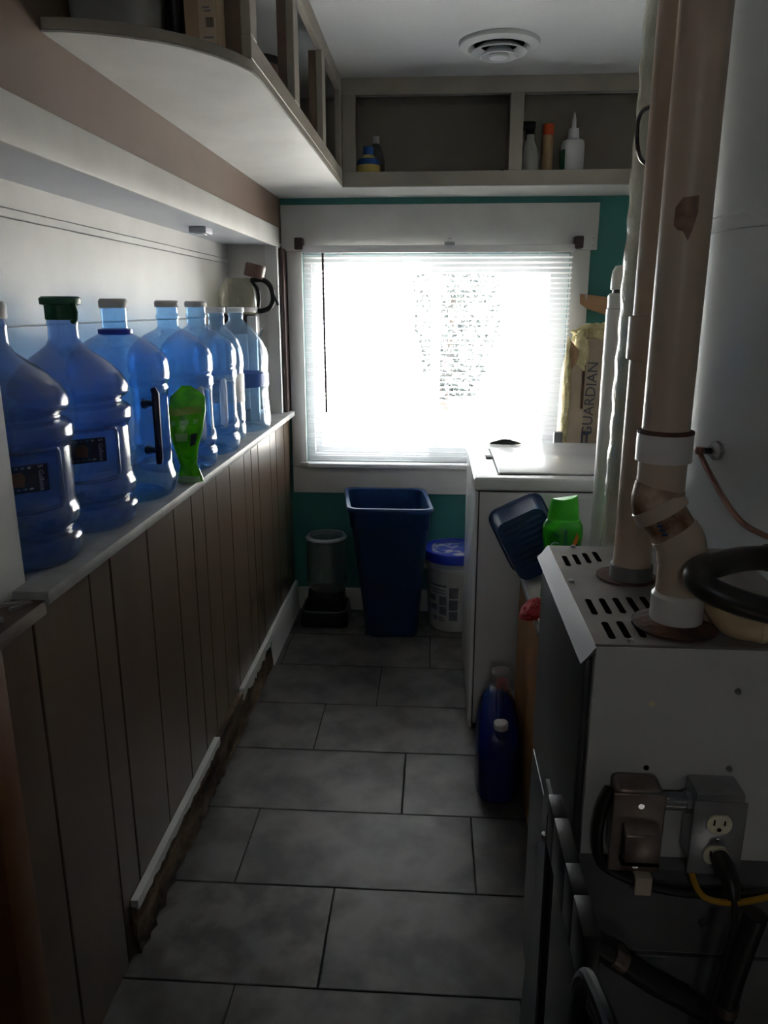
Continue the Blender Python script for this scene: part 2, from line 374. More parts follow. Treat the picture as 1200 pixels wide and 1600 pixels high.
# low panelled wall under the ledge: every board its own piece
wp = struct('wall_left_low', B(XL, -0.693, 1.06, YF, 0, 0.972), 'groove_dark')
gy = [1.062, 1.184, 1.406, 1.507, 1.722, 1.918, 2.067, 2.182, 2.324, 2.486, 2.688, 2.80, 2.913, 3.136, 3.26, 3.44, 3.60]
for a, b in zip(gy[:-1], gy[1:]):
    obj('plank', B(-0.693, -0.680 - random.random() * .0012, a + .0022, b - .0022, 0.0, 0.974), 'panel_board', wp, bevel=0.002, seg=1)
struct('wall_left_upper', B(XL, -0.695, YN, YF, 1.745, ZC), 'brown_wall')
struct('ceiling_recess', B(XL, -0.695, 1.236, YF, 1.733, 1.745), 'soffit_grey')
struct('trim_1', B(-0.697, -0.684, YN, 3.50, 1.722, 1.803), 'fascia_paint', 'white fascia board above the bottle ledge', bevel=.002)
struct('wall_recess_end', B(XL, -0.700, 3.50, YF, 1.0, 1.735), 'recess_paint')
struct('trim_2', B(-0.742, -0.690, 3.474, 3.50, 1.0, 1.733), 'white_paint', 'white corner post at the end of the ledge', bevel=.002)
struct('trim_3', B(-0.690, -0.672, 3.52, YF, 1.0, 1.72), 'dark_brown', 'thin dark brown strip beside the window casing', bevel=.002)
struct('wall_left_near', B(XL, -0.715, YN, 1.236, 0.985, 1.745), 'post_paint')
struct('wall_left_near_low', B(XL, -0.76, YN, 1.0, 0, 0.985), 'brown_wall')
struct('trim_4', B(-0.93, -0.664, 0.985, 1.060, 0, 0.96), 'orange_wood', 'orange-brown wooden jamb at the near end of the panelled wall', bevel=.003)
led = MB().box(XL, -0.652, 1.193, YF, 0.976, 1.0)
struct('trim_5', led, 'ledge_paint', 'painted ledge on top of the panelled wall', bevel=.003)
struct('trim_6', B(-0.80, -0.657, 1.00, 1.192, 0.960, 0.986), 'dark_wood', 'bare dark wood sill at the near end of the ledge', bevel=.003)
# left baseboard: white moulding whose lower half has rotted away towards the camera
bl = MB()
bl.prism([(-0.680, 0.148), (-0.668, 0.148), (-0.662, 0.138), (-0.662, 0.03), (-0.655, 0.0), (-0.680, 0.0)], 'y', 2.95, 3.60)
bs = struct('baseboard_left', bl, 'white_paint')
def ragged(y0, y1, base, amp, n, x0, x1, ztop):
    mb = MB(); lo = []
    for i in range(n + 1):
        y = y0 + (y1 - y0) * i / n
        lo.append((y, base + amp * (random.random() - .5)))
    poly = [(y, z) for y, z in lo] + [(y1, ztop), (y0, ztop)]
    return mb.prism(poly, 'x', x0, x1)
obj('moulding_strip', ragged(2.46, 2.96, 0.105, 0.03, 26, -0.679, -0.662, 0.148), 'white_paint', bs)
obj('moulding_strip', ragged(1.44, 2.14, 0.124, 0.012, 40, -0.679, -0.661, 0.148), 'white_paint', bs)
rw = MB(); ny = 70
rr = []
for i in range(ny + 1):
    y = 1.44 + (2.96 - 1.44) * i / ny
    j = lambda a: a * (random.random() - .5)
    zt = 0.13 if (y < 2.14 or y > 2.46) else 0.143
    rr.append([Vector((-0.679, y, zt)), Vector((-0.664 + j(.004), y, zt - .004 + j(.004))), Vector((-0.666 + j(.008), y, 0.09 + j(.02))), Vector((-0.670 + j(.012), y, 0.045 + j(.02))), Vector((-0.664 + j(.014), y, 0.0)), Vector((-0.679, y, 0.0))])
rw.loft(rr)
obj('rotten_backing', rw, 'rot_wood', bs)
struct('baseboard_far', B(-0.66, XR, YF - .014, YF, 0, .115), 'white_paint', bevel=.003)
# window casing boards
struct('trim_7', B(-0.69, 0.700, YF - .018, YF, 1.712, 1.905), 'white_paint', 'wide white head board above the window', bevel=.002)
struct('trim_8', B(-0.668, WX0, YF - .018, YF, 0.7335, 1.711), 'white_paint', 'left window casing board', bevel=.002)
struct('trim_9', B(WX1, 0.672, YF - .018, YF, 0.7335, 1.711), 'white_paint', 'right window casing board', bevel=.002)
struct('trim_10', B(-0.668, 0.672, YF - .018, YF, 0.605, 0.7325), 'white_paint', 'white apron board under the window', bevel=.002)
# window unit
wn = struct('window_1', MB().box(WX0, WX1, 3.62, 3.69, WZ0, WZ0 + .035).box(WX0, WX1, 3.62, 3.69, WZ1 - .035, WZ1).box(WX0, WX0 + .035, 3.62, 3.69, WZ0 + .035, WZ1 - .035).box(WX1 - .035, WX1, 3.62, 3.69, WZ0 + .035, WZ1 - .035), 'vinyl_white')
struct('trim_11', B(WX0 - .03, WX1 + .03, YF - .035, 3.62, WZ0 - .022, WZ0), 'white_paint', 'window stool under the blind', bevel=.003)
def sash(x0, x1, y0, y1, w):
    z0, z1 = WZ0 + .035, WZ1 - .035
    f = obj('sash', MB().box(x0, x1, y0, y1, z0, z0 + w).box(x0, x1, y0, y1, z1 - w, z1).box(x0, x0 + w, y0, y1, z0 + w, z1 - w).box(x1 - w, x1, y0, y1, z0 + w, z1 - w), 'vinyl_white', wn)
    obj('pane', B(x0 + w, x1 - w, (y0 + y1) / 2 - .002, (y0 + y1) / 2 + .002, z0 + w, z1 - w), 'pane_glass', f)
sash(WX0 + .035, 0.012, 3.655, 3.685, .03)
sash(-0.018, WX1 - .035, 3.622, 3.652, .045)

# ------------------------------------------------------------------ outside
struct('ground_outside', B(-12, 12, YF + T, 26, -0.5, -0.4), 'gravel')
tr = thing('garden_tree', 'small dark leafy tree outside, seen through the blind near the window mullion', 'tree', (0.12, 8.6, -0.4))
obj('trunk', MB().tube(smooth_path([(0.12, 8.6, -.4), (0.10, 8.6, .2), (0.15, 8.58, .9), (0.2, 8.6, 1.6)]), [.07] * 8 + [.05] * 6 + [.03] * 5, 10), 'bark', tr)
fo = MB()
for i in range(1500):
    z = random.uniform(.5, 2.15); w = 0.16 + 0.34 * math.sin(min(1, max(0, (z - .4) / 1.8)) * 2.6)
    a = random.random() * 2 * PI; q = w * math.sqrt(random.random()); c = Vector((0.22 + q * math.cos(a), 8.6 + q * math.sin(a), z))
    u = Vector((random.gauss(0, 1), random.gauss(0, 1), random.gauss(0, 1))).normalized() * .05; v = u.orthogonal().normalized() * .025
    fo.add([c - u, c + v, c + u, c - v], [(0, 1, 2, 3)])
ff = obj('foliage', fo, 'foliage', tr); ff['kind'] = 'stuff'
hs = thing('neighbour_house', 'pale house standing across the yard beyond the window', 'house', (1.5, 15, -0.4))
obj('wall', B(-1.2, 7.5, 15, 19, -.4, 2.9), 'house_siding', hs)
obj('roof', MB().prism([(14.5, 2.9), (19.5, 2.9), (17, 4.6)], 'x', -1.6, 7.9), 'roof_grey', hs)
for x in (1.0, 4.2):
    w_ = obj('window', B(x, x + 1.1, 14.96, 15.0, 1.3, 2.3), 'vinyl_white', hs); obj('pane', B(x + .08, x + 1.02, 14.95, 14.965, 1.38, 2.22), 'house_glass', w_)

# ------------------------------------------------------------------ blind
bd = thing('window_blind', 'white mini blind with open slats hanging in front of the bright window', 'blind', (0, 3.545, 0.74))
BX0, BX1, BY = -0.588, 0.600, 3.545
obj('head_rail', MB().box(BX0, BX1, BY - .016, BY + .016, 1.700, 1.732), 'blind_white', bd, bevel=.004)
obj('bottom_rail', B(BX0, BX1 - .01, BY - .014, BY + .014, 0.738, 0.756), 'blind_white', bd, bevel=.003)
sl = MB(); n = 5; rings = []
for i in range(n + 1):
    t = -1 + 2 * i / n
    rings.append((t * .0125, .0022 * (1 - t * t)))
sl.prism([(y, z) for y, z in rings] + [(y, z + .0006) for y, z in reversed(rings)], 'x', BX0 + .003 , BX1 - .008)
sl.v = [Vector((p.x, BY + p.y * math.cos(R(14)), 0.74 + p.z - p.y * math.sin(R(14)))) for p in sl.v]
s0 = obj('slat', sl, 'blind_white', bd)
s0.location.z = 0.032
for i in range(1, 43): inst(s0, (0, 0, 0.032 + i * 0.0216), bd)
for x in (-0.42, -0.15, 0.15, 0.45):
    obj('ladder_cord', MB().cyl((x, BY - .0145, .75), (x, BY - .0145, 1.705), .0008, n=5).cyl((x, BY + .0145, .75), (x, BY + .0145, 1.705), .0008, n=5), 'blind_white', bd)
obj('tilt_wand', MB().tube([(-0.497, BY - .024, 1.70), (-0.495, BY - .028, 1.35), (-0.492, BY - .030, 1.0)], .005, 8), 'dark_brown', bd)
for x in (BX0 - .016, BX1 + .012):
    obj('end_bracket', B(x - .018, x + .018, 3.520, 3.582, 1.715, 1.765), 'dark_brown', bd, bevel=.004)
br = obj('centre_clip', B(.035, .08, 3.520, 3.535, 1.73, 1.744), 'galv', bd, bevel=.002)
obj('hook', MB().tube([(.05, 3.526, 1.744), (.05, 3.526, 1.758), (.066, 3.526, 1.758)], .003, 6), 'chrome', br)
mp_ = tag(obj('mending_plate', B(.662, .690, 3.576, 3.582, 1.718, 1.775), 'white_paint', org=(.676, 3.579, 1.718)), 'small white metal plate screwed to the right end of head board', 'bracket')
for z in (1.728, 1.760): obj('screw', MB().cyl((.680, 3.576, z), (.680, 3.5735, z), .0035, n=8), 'galv', mp_)
tp = MB(); tp.add([(.638,3.580,1.528),(.78,3.598,1.512),(.78,3.598,1.43),(.675,3.580,1.462),(.64,3.580,1.485)], [(0,1,2,3,4)])
tp.add([(p.x, p.y - .0012, p.z) for p in tp.v[:5]], [(4,3,2,1,0)])
tag(obj('tape_strip', tp, 'tape_tan', org=(.70, 3.58, 1.43)), 'strip of tan packing tape across casing and teal wall', 'tape')

# ------------------------------------------------------------------ wall cabinets
CZ0, CZ1 = 1.935, ZC
lc = thing('corner_wall_cabinet', 'open-front greige wall cabinet with rounded end shelf above the bottle ledge', 'cabinet', (-0.54, 2.4, CZ0))
outl = [(-0.695, 1.470), (-0.656, 1.475), (-0.606, 1.490), (-0.557, 1.512), (-0.509, 1.542), (-0.466, 1.580), (-0.43, 1.628), (-0.403, 1.680), (-0.383, 1.735), (-0.380, 1.80), (-0.380, 3.300), (-0.695, 3.300)]
obj('bottom_shelf', MB().prism(outl, 'z', CZ0 - .0005, CZ0 + .003), 'white_paint', lc)
rim = outl[:11]
inner = [(-0.695, 1.488), (-0.652, 1.493), (-0.604, 1.507), (-0.563, 1.527), (-0.518, 1.555), (-0.478, 1.592), (-0.445, 1.638), (-0.420, 1.688), (-0.402, 1.738), (-0.398, 1.80), (-0.398, 3.300)]
obj('shelf_board', MB().prism(outl, 'z', CZ0 + .003, CZ0 + .024), 'greige', lc, bevel=.0015, seg=1)
obj('end_panel', B(-0.695, -0.400, 1.722, 1.742, CZ0 + .024, CZ1), 'brown_wall', lc)
obj('bottom_rail', B(-0.400, -0.380, 1.722, 3.302, CZ0 + .024, CZ0 + .066), 'greige', lc, bevel=.0015, seg=1)
obj('top_rail', B(-0.400, -0.380, 1.722, 3.302, CZ1 - .055, CZ1), 'greige', lc, bevel=.0015, seg=1)
for a, b in ((1.722, 1.782), (2.235, 2.305), (2.762, 2.832), (3.240, 3.302)):
    st = obj('stile', B(-0.400, -0.380, a, b, CZ0 + .066, CZ1 - .055), 'greige', lc, bevel=.0015, seg=1)
for y in (2.24, 2.767):
    obj('divider', B(-0.425, -0.401, y, y + .018, CZ0 + .024, CZ1 - .056), 'brown_wall', lc)
obj('back_panel', B(-0.694, -0.688, 1.742, 3.30, CZ0 + .024, CZ1), 'cab_inside', lc)
bc = thing('window_wall_cabinet', 'open-front greige wall cabinet running above the window', 'cabinet', (0.3, 3.45, CZ0))
Y0 = 3.302
obj('bottom_shelf', B(-0.695, XR, Y0, YF, CZ0 - .0005, CZ0 + .003), 'white_paint', bc)
obj('shelf_board', B(-0.695, XR, Y0 + .02, YF, CZ0 + .003, CZ0 + .024), 'cab_inside', bc)
obj('bottom_rail', B(-0.380, XR, Y0, Y0 + .02, CZ0 + .003, CZ0 + .058), 'greige', bc, bevel=.0015, seg=1)
obj('top_rail', B(-0.380, XR, Y0, Y0 + .02, CZ1 - .060, CZ1), 'greige', bc, bevel=.0015, seg=1)
for a, b in ((-0.380, -0.326), (0.279, 0.330), (0.95, 1.0)):
    obj('stile', B(a, b, Y0, Y0 + .02, CZ0 + .058, CZ1 - .060), 'greige', bc, bevel=.0015, seg=1)
obj('divider', B(0.295, 0.313, Y0 + .021, YF - .01, CZ0 + .024, CZ1 - .001), 'cab_inside', bc)
obj('back_panel', B(-0.695, XR, YF - .008, YF - .001, CZ0 + .024, CZ1), 'cab_inside', bc)
FZ = CZ0 + .024   # shelf floor

def simple_bottle(name, label, cat, x, y, z, prof, mat, parts=(), group=None, n=20):
    t = thing(name, label, cat, (x, y, z), group=group)
    obj('body', MB().lathe([(0, 0)] + prof + [(0, prof[-1][1])], (x, y, z), n), mat, t)
    for nm, pr, mt in parts:
        obj(nm, MB().lathe([(0, pr[0][1])] + pr + [(0, pr[-1][1])], (x, y, z), n), mt, t)
    return t
simple_bottle('cleaner_bottle', 'short blue and yellow cleaner bottle in the left bay above the window', 'bottle', -0.285, 3.42, FZ,
              [(.045, 0), (.05, .02), (.05, .07), (.035, .10), (.02, .115)], 'bottle_yellow', [('cap', [(.022, .115), (.022, .145)], 'bottle_blue'), ('label_band', [(.0505, .075), (.048, .088), (.040, .099)], 'bottle_blue')])
simple_bottle('clear_bottle', 'clear empty bottle with white cap beside the yellow cleaner bottle', 'bottle', -0.262, 3.52, FZ,
              [(.036, 0), (.038, .02), (.038, .11), (.028, .15), (.014, .175)], 'clear_plastic', [('cap', [(.015, .175), (.015, .205)], 'cap_white')])
simple_bottle('jar_lid', 'dark flat round tin lying in the left bay above the window', 'tin', -0.165, 3.45, FZ, [(.036, 0), (.038, .004), (.038, .02), (.034, .028)], 'black_plastic', [('rim', [(.0385, .014), (.0385, .02)], 'rubber_grey')])
kb = thing('small_black_box', 'small black box in the middle of the left bay above the window', 'box', (.0, 3.42, FZ))
obj('body', B(-.038, .028, 3.40, 3.45, FZ, FZ + .024), 'black_plastic', kb, bevel=.003); obj('lid', B(-.04, .03, 3.398, 3.452, FZ + .024, FZ + .03), 'black_rubber', kb, bevel=.002)
pp = thing('loose_pads', 'little pale crumpled wrapper next to the small black box', 'wrapper', (.09, 3.43, FZ))
obj('body', MB().lathe([(0, 0), (.02, 0), (.026, .006), (.017, .014), (0, .012)], (.09, 3.43, FZ), 9, lambda r, z, a: r * (1 + .25 * math.sin(3 * a))), 'debris', pp)
kk = thing('black_vial', 'little black vial beside the cabinet stile above the window', 'vial', (.262, 3.40, FZ))
obj('body', MB().lathe([(0, 0), (.012, 0), (.012, .045), (.008, .052), (0, .052)], (.262, 3.40, FZ), 14), 'black_plastic', kk)
sb = simple_bottle('spray_bottle', 'translucent spray bottle with black trigger head above the window', 'bottle', 0.372, 3.43, FZ,
              [(.036, 0), (.038, .01), (.038, .11), (.030, .135), (.016, .165), (.016, .185)], 'frost_grey', [('collar', [(.018, .185), (.018, .205)], 'black_plastic')])
obj('trigger_head', MB().box(.340, .392, 3.42, 3.44, FZ + .205, FZ + .235).box(.352, .360, 3.424, 3.436, FZ + .165, FZ + .205), 'black_plastic', sb, bevel=.005)
simple_bottle('tan_tube', 'tall tan tube with orange cap between spray bottle and white bottle', 'tube', 0.447, 3.45, FZ, [(.022, 0), (.022, .185)], 'tan_tube', [('cap', [(.0235, .185), (.0235, .225), (.022, .228)], 'cap_orange')])
wb = simple_bottle('nozzle_bottle', 'white squeeze bottle with pointed nozzle and green label above the window', 'bottle', 0.545, 3.43, FZ,
              [(.044, 0), (.047, .01), (.047, .145), (.043, .16), (.024, .168)], 'cap_white', [('collar', [(.024, .168), (.021, .205)], 'cap_white'), ('nozzle', [(.010, .205), (.008, .24), (.003, .265)], 'cap_white')])
lb = MB(); rg = []
for k in range(9):
    a = R(180 + 90 * k / 8); rg.append([(0.545 + .0478 * math.cos(a), 3.43 + .0478 * math.sin(a), FZ + z) for z in (.012, .125)])
for i in range(4): lb.add([rg[i][0], rg[i+1][0], rg[i+1][1], rg[i][1]], [(0, 1, 2, 3)])
obj('label', lb, 'leaf_dark_green', wb)
# inside the corner cabinet
simple_bottle('cabinet_jug', 'pale jug with blue label standing in the corner cabinet behind the frame', 'jug', -0.56, 2.18, FZ, [(.07, 0), (.075, .02), (.075, .19), (.05, .235), (.03, .25)], 'bucket_white', [('label_band', [(.0757, .05), (.0757, .12)], 'bottle_blue'), ('cap', [(.032, .25), (.032, .28)], 'cap_white')])
simple_bottle('dark_canister', 'dark brown canister deep in the corner cabinet', 'canister', -0.58, 2.66, FZ, [(.09, 0), (.095, .01), (.095, .22), (.09, .235)], 'brown_plastic', [('lid', [(.097, .235), (.097, .255)], 'black_plastic')])
simple_bottle('black_canister', 'black canister at the far end of the corner cabinet', 'canister', -0.54, 3.08, FZ, [(.075, 0), (.08, .01), (.08, .15), (.05, .19), (.03, .2)], 'black_plastic', [('cap', [(.032, .2), (.032, .225)], 'brown_plastic')])
# on the rounded end shelf
pb = thing('plastic_bin', 'cloudy grey plastic bin on the rounded end shelf', 'bin', (-0.61, 1.63, FZ))
mbp = MB(); mbp.loft([rrect(-.685, -.545, 1.555, 1.705, .03, FZ + .001), rrect(-.692, -.535, 1.545, 1.715, .03, FZ + .17), rrect(-.692, -.535, 1.545, 1.715, .03, FZ + .172), rrect(-.688, -.539, 1.549, 1.711, .028, FZ + .17), rrect(-.681, -.549, 1.559, 1.701, .028, FZ + .006)])
obj('body', mbp, 'bin_plastic', pb)
obj('rim', MB().loft([rrect(-.695, -.531, 1.541, 1.719, .03, FZ + .165), rrect(-.695, -.531, 1.541, 1.719, .03, FZ + .175), rrect(-.690, -.536, 1.546, 1.714, .028, FZ + .175)], False, False), 'bin_plastic', pb)
tb = simple_bottle('black_thermos', 'black flask between the cloudy bin and the carton', 'flask', -0.515, 1.665, FZ, [(.012, 0), (.0145, .004), (.0145, .2)], 'black_plastic', [('cap', [(.0148, .2), (.0148, .24), (.010, .246)], 'black_rubber')])
cb = thing('bar_code_carton', 'tan carton with printed bar code on the rounded end shelf', 'carton', (-0.445, 1.69, FZ))
obj('body', B(-.494, -.430, 1.655, 1.715, FZ, FZ + .19), 'carton', cb, bevel=.001, seg=1)
lf = obj('label', B(-.466, -.432, 1.6543, 1.655, FZ + .005, FZ + .16), 'carton_label', cb)
mbb = MB(); x = -.452
for w in (.0012, .0006, .0018, .0006, .0012, .002, .0006, .0014):
    mbb.box(x, x + w, 1.6538, 1.6543, FZ + .035, FZ + .052); x += w + .0008
obj('bar_code', mbb, 'black_plastic', lf)
for i, z in enumerate((.016, .062, .068, .082, .088, .11)): obj('printed_line', B(-.458 + .004 * (i % 2), -.438 - .003 * (i % 3), 1.6538, 1.6543, FZ + z, FZ + z + .003), 'print_grey', lf)

# ------------------------------------------------------------------ ceiling diffuser
cv = thing('ceiling_vent', 'round white air diffuser with stepped rings in the ceiling', 'vent', (0.20, 2.92, ZC))
vc = (0.20, 2.92, 0)
def vlathe(prof, n=48): return MB().lathe(prof, (0.20, 2.92, ZC), n)
obj('flange', vlathe([(.085, -.006), (.105, -.020), (.132, -.012), (.136, -.004), (.136, 0)]), 'ceiling_paint', cv)
obj('throat', vlathe([(0, -.002), (.100, -.002)]), 'vent_dark', cv)
obj('outer_cone', vlathe([(.060, -.012), (.092, -.034), (.095, -.032), (.064, -.010)]), 'ceiling_paint', cv)
obj('inner_cone', vlathe([(.036, -.022), (.060, -.046), (.063, -.044), (.040, -.020)]), 'ceiling_paint', cv)
obj('centre_disc', vlathe([(0, -.050), (.030, -.048), (.036, -.042), (.030, -.034)]), 'ceiling_paint', cv)

# ------------------------------------------------------------------ water bottles on the ledge
LZ = 1.0
PA = [(.001, .012), (.085, .012), (.100, 0), (.110, .002), (.119, .012), (.122, .028), (.122, .044), (.1165, .052), (.106, .057), (.106, .063), (.1165, .070), (.122, .078), (.122, .096), (.119, .104), (.1165, .110), (.116, .125), (.116, .145), (.116, .165), (.116, .185), (.116, .205), (.116, .222), (.120, .229), (.1245, .236), (.1245, .258), (.118, .265), (.106, .272), (.106, .279), (.117, .286), (.1225, .292), (.1225, .306), (.118, .318), (.108, .333), (.092, .350), (.072, .367), (.052, .381), (.038, .392), (.0315, .404), (.0305, .430), (.032, .437), (.0305, .444), (.029, .452), (.029, .474)]
PB = [(.001, .014), (.08, .014), (.098, 0), (.112, .006), (.119, .02), (.122, .04), (.121, .055), (.117, .070), (.114, .085), (.113, .10), (.113, .13), (.113, .16), (.113, .19), (.113, .22), (.113, .25), (.115, .268), (.118, .276), (.114, .284), (.117, .291), (.122, .298), (.1225, .325), (.119, .345), (.108, .363), (.088, .381), (.064, .395), (.046, .404), (.038, .409), (.030, .413), (.030, .44), (.030, .476)]
PC = [(.001, .012), (.085, .012), (.100, 0), (.114, .005), (.121, .018), (.1225, .05), (.1195, .060), (.115, .065), (.1195, .072), (.1225, .085), (.121, .105), (.117, .12), (.1155, .14), (.1155, .16), (.1155, .18), (.1155, .20), (.1155, .22), (.118, .24), (.122, .25), (.1215, .268), (.116, .278), (.1215, .288), (.1225, .30), (.1215, .335), (.113, .354), (.094, .375), (.070, .392), (.05, .402), (.036, .409), (.030, .416), (.030, .436), (.033, .440), (.033, .446), (.030, .452), (.030, .474)]
PD = [(.001, .008), (.06, .008), (.075, 0), (.084, .006), (.088, .02), (.088, .05), (.085, .06), (.088, .07), (.088, .10), (.086, .13), (.087, .17), (.087, .21), (.086, .25), (.090, .27), (.089, .30), (.084, .33), (.072, .36), (.052, .385), (.036, .40), (.028, .41), (.028, .43), (.031, .434), (.028, .440), (.028, .462)]
PE = [(.001, .01), (.085, .01), (.10, 0), (.112, .006), (.118, .02), (.119, .05), (.116, .09), (.113, .13), (.113, .16), (.117, .165), (.113, .17), (.114, .22), (.117, .225), (.114, .23), (.117, .26), (.118, .285), (.112, .315), (.098, .345), (.076, .375), (.052, .40), (.034, .415), (.028, .424), (.028, .436), (.031, .440), (.028, .446), (.028, .462)]
def dent(a0, half, z0, z1, depth):
    def fn(r, z, a):
        d = (a - a0 + PI) % (2 * PI) - PI
        if abs(d) > half * 1.25 or z < z0 - .02 or z > z1 + .02: return r
        sx = min(1, max(0, (half * 1.15 - abs(d)) / (half * .25))); sz = min(1, max(0, (z - z0) / .012), max(0, (z1 - z) / .012) if z > (z0 + z1) / 2 else 1) if z0 <= z <= z1 else 0
        k = sx * sz
        flat = min(r, (r - depth) / max(.3, math.cos(d)))
        return r + (flat - r) * k
    return fn
def subdiv(prof, m=2):
    out = []
    for (r0, z0), (r1, z1) in zip(prof[:-1], prof[1:]):
        k = 4 if (z1 - z0) > .015 else m
        for i in range(k): out.append((r0 + (r1 - r0) * i / k, z0 + (z1 - z0) * i / k))
    return out + [prof[-1]]
GRP = 'water bottles along the ledge'
def bottle(label, x, y, prof, shell, fn=None, n=64):
    t = thing('water_bottle', label, 'bottle', (x, y, LZ), group=GRP)
    obj('shell', MB().lathe(subdiv(prof), (x, y, LZ), n, fn), shell, t, ang=60)
    return t
def cap(t, x, y, prof, mat, nm='cap'):
    return obj(nm, MB().lathe([(0.0, prof[0][1])] + prof + [(0.0, prof[-1][1])], (x, y, LZ), 32), mat, t)
def outline(t, x, y, a0, half, z0, z1, r, mat, nm='recess_rim', th=.004):
    pts = []
    def P(d, z): return Vector((x + r * math.cos(a0 + d), y + r * math.sin(a0 + d), LZ + z))
    h = half; m = half * .2; q = (z1 - z0) * .1
    ring = []
    for d0, z_, a1 in ((h - m, z1 - q, 0), (-h + m, z1 - q, 90), (-h + m, z0 + q, 180), (h - m, z0 + q, 270)):
        for k in range(5):
            a = R(a1 + 90 * k / 4); ring.append(P(d0 + m * math.cos(a), z_ + q * math.sin(a)))
    dense = []
    for i in range(len(ring)):
        p, s_ = ring[i], ring[(i + 1) % len(ring)]
        dense.append(p)
        if (s_ - p).length > .03:
            for k in range(1, 6):
                w = p.lerp(s_, k / 6); c = Vector((x, y, w.z)); dense.append(c + (w - c).normalized() * r)
    dense.append(dense[0])
    return obj(nm, MB().tube(dense, th, 8, False), mat, t)
def panel_label(t, x, y, a0, rad, zc, w, h, big):
    nrm = Vector((math.cos(a0), math.sin(a0), 0)); tx = Vector((-math.sin(a0), math.cos(a0), 0))
    c = Vector((x, y, LZ + zc)) + nrm * rad
    lab = MB().add([c + tx * sx * w / 2 + Vector((0, 0, sz * h / 2)) + nrm * d for d in (0, .0006) for sx, sz in ((-1, -1), (1, -1), (1, 1), (-1, 1))], [(3, 2, 1, 0), (4, 5, 6, 7), (0, 1, 5, 4), (1, 2, 6, 5), (2, 3, 7, 6), (3, 0, 4, 7)])
    lo = obj('label', lab, 'label_navy', t)
    m = frame_mtx(c + tx * (w * .36) + nrm * .0009, (0, 0, -1), tx)
    text('5 Gallons', .0125, 'print_pale', m, lo)
    o_ = MB(); q = c - tx * w * .12 + nrm * .0007
    o_.add([q + tx * a + Vector((0, 0, b)) for a, b in ((-.012, -.012), (.010, -.014), (.013, .004), (.006, .014), (-.008, .012), (-.014, .002))], [(0, 1, 2, 3, 4, 5)])
    obj('picture', o_, 'orange', lo)
    ln = MB()
    for sx in range(5):
        p = c + tx * (-w * .42 + sx * .011) + Vector((0, 0, h * .36)) + nrm * .0007
        ln.add([p, p + tx * .006, p + tx * .006 + Vector((0, 0, .004)), p + Vector((0, 0, .004))], [(0, 1, 2, 3)])
        p = p - Vector((0, 0, h * .76)); ln.add([p, p + tx * .007, p + tx * .007 + Vector((0, 0, .003)), p + Vector((0, 0, .003))], [(0, 1, 2, 3)])
    obj('small_print', ln, 'print_pale', lo)

# 1: nearest, cut by the frame
A1 = R(-38)
x, y = -0.800, 1.368
t = bottle('nearest blue water bottle on the ledge, partly cut off by the white post', x, y, PA, 'bottle_shell', dent(A1, .52, .112, .222, .016))
cap(t, x, y, [(.0325, .450), (.034, .454), (.034, .474), (.031, .480)], 'cap_grey')
outline(t, x, y, A1, .50, .114, .222, .1155, 'bottle_shell')
panel_label(t, x, y, A1 - .12, .099, .172, .085, .05, False)
# 2: green cap
x, y = -0.788, 1.628; A2 = R(-46)
t = bottle('blue ribbed water bottle with dark green pull-off cap', x, y, PA, 'bottle_shell', dent(A2, .52, .112, .222, .016))
c_ = cap(t, x, y, [(.031, .444), (.033, .446), (.033, .474), (.041, .476), (.042, .488), (.036, .492)], 'cap_green')
obj('pull_tab', MB().tube([(x + .036, y - .02, LZ + .478), (x + .042, y - .022, LZ + .46), (x + .038, y - .02, LZ + .445), (x + .030, y - .017, LZ + .440)], .005, 8), 'cap_green', c_)
outline(t, x, y, A2, .50, .114, .222, .1155, 'bottle_shell')
panel_label(t, x, y, A2 - .10, .099, .178, .080, .052, True)
# 3: navy handle
x, y = -0.782, 1.888; A3 = R(-28)
t = bottle('smooth blue water bottle with dark navy carrying handle', x, y, PB, 'bottle_shell_bright', dent(A3, .55, .095, .262, .035))
cap(t, x, y, [(.032, .468), (.034, .472), (.034, .484), (.030, .490)], 'cap_grey')
cap(t, x, y, [(.036, .405), (.041, .408), (.041, .418), (.033, .420)], 'lid_blue', 'collar')
nr = Vector((math.cos(A3), math.sin(A3), 0))
hp = lambda r, z: Vector((x, y, LZ + z)) + nr * r
hm = MB().tube([hp(.117, .280), hp(.124, .268), hp(.123, .19), hp(.122, .115), hp(.119, .095)], [.007, .010, .0095, .0095, .007], 10)
hm.tube([hp(.124, .243), hp(.10, .243), hp(.082, .240)], [.0075, .008, .012], 8).tube([hp(.123, .128), hp(.10, .128), hp(.082, .126)], [.0075, .008, .012], 8)
obj('handle', hm, 'handle_navy', t)
# 4 and 5: clear moulded grips
for (x, y, aa, lab) in ((-0.778, 2.262, R(-30), 'blue water bottle with moulded grip just behind the green pouch'), (-0.772, 2.522, R(-36), 'blue water bottle with wide pale grip, second after the green pouch')):
    t = bottle(lab, x, y, PC, 'bottle_shell_bright', dent(aa, .42, .10, .235, .045))
    cap(t, x, y, [(.032, .470), (.035, .472), (.035, .484), (.031, .489)], 'cap_grey')
    nr = Vector((math.cos(aa), math.sin(aa), 0))
    hp = lambda r, z: Vector((x, y, LZ + z)) + nr * r
    obj('grip', MB().tube(smooth_path([hp(.112, .245), hp(.117, .225), hp(.116, .165), hp(.116, .115), hp(.108, .09)], 4), .013, 10), 'grip_pale', t)
    outline(t, x, y, aa, .46, .098, .240, .117, 'grip_pale', th=.003)  # pale rim colour paints in the bright highlight along the recess edge
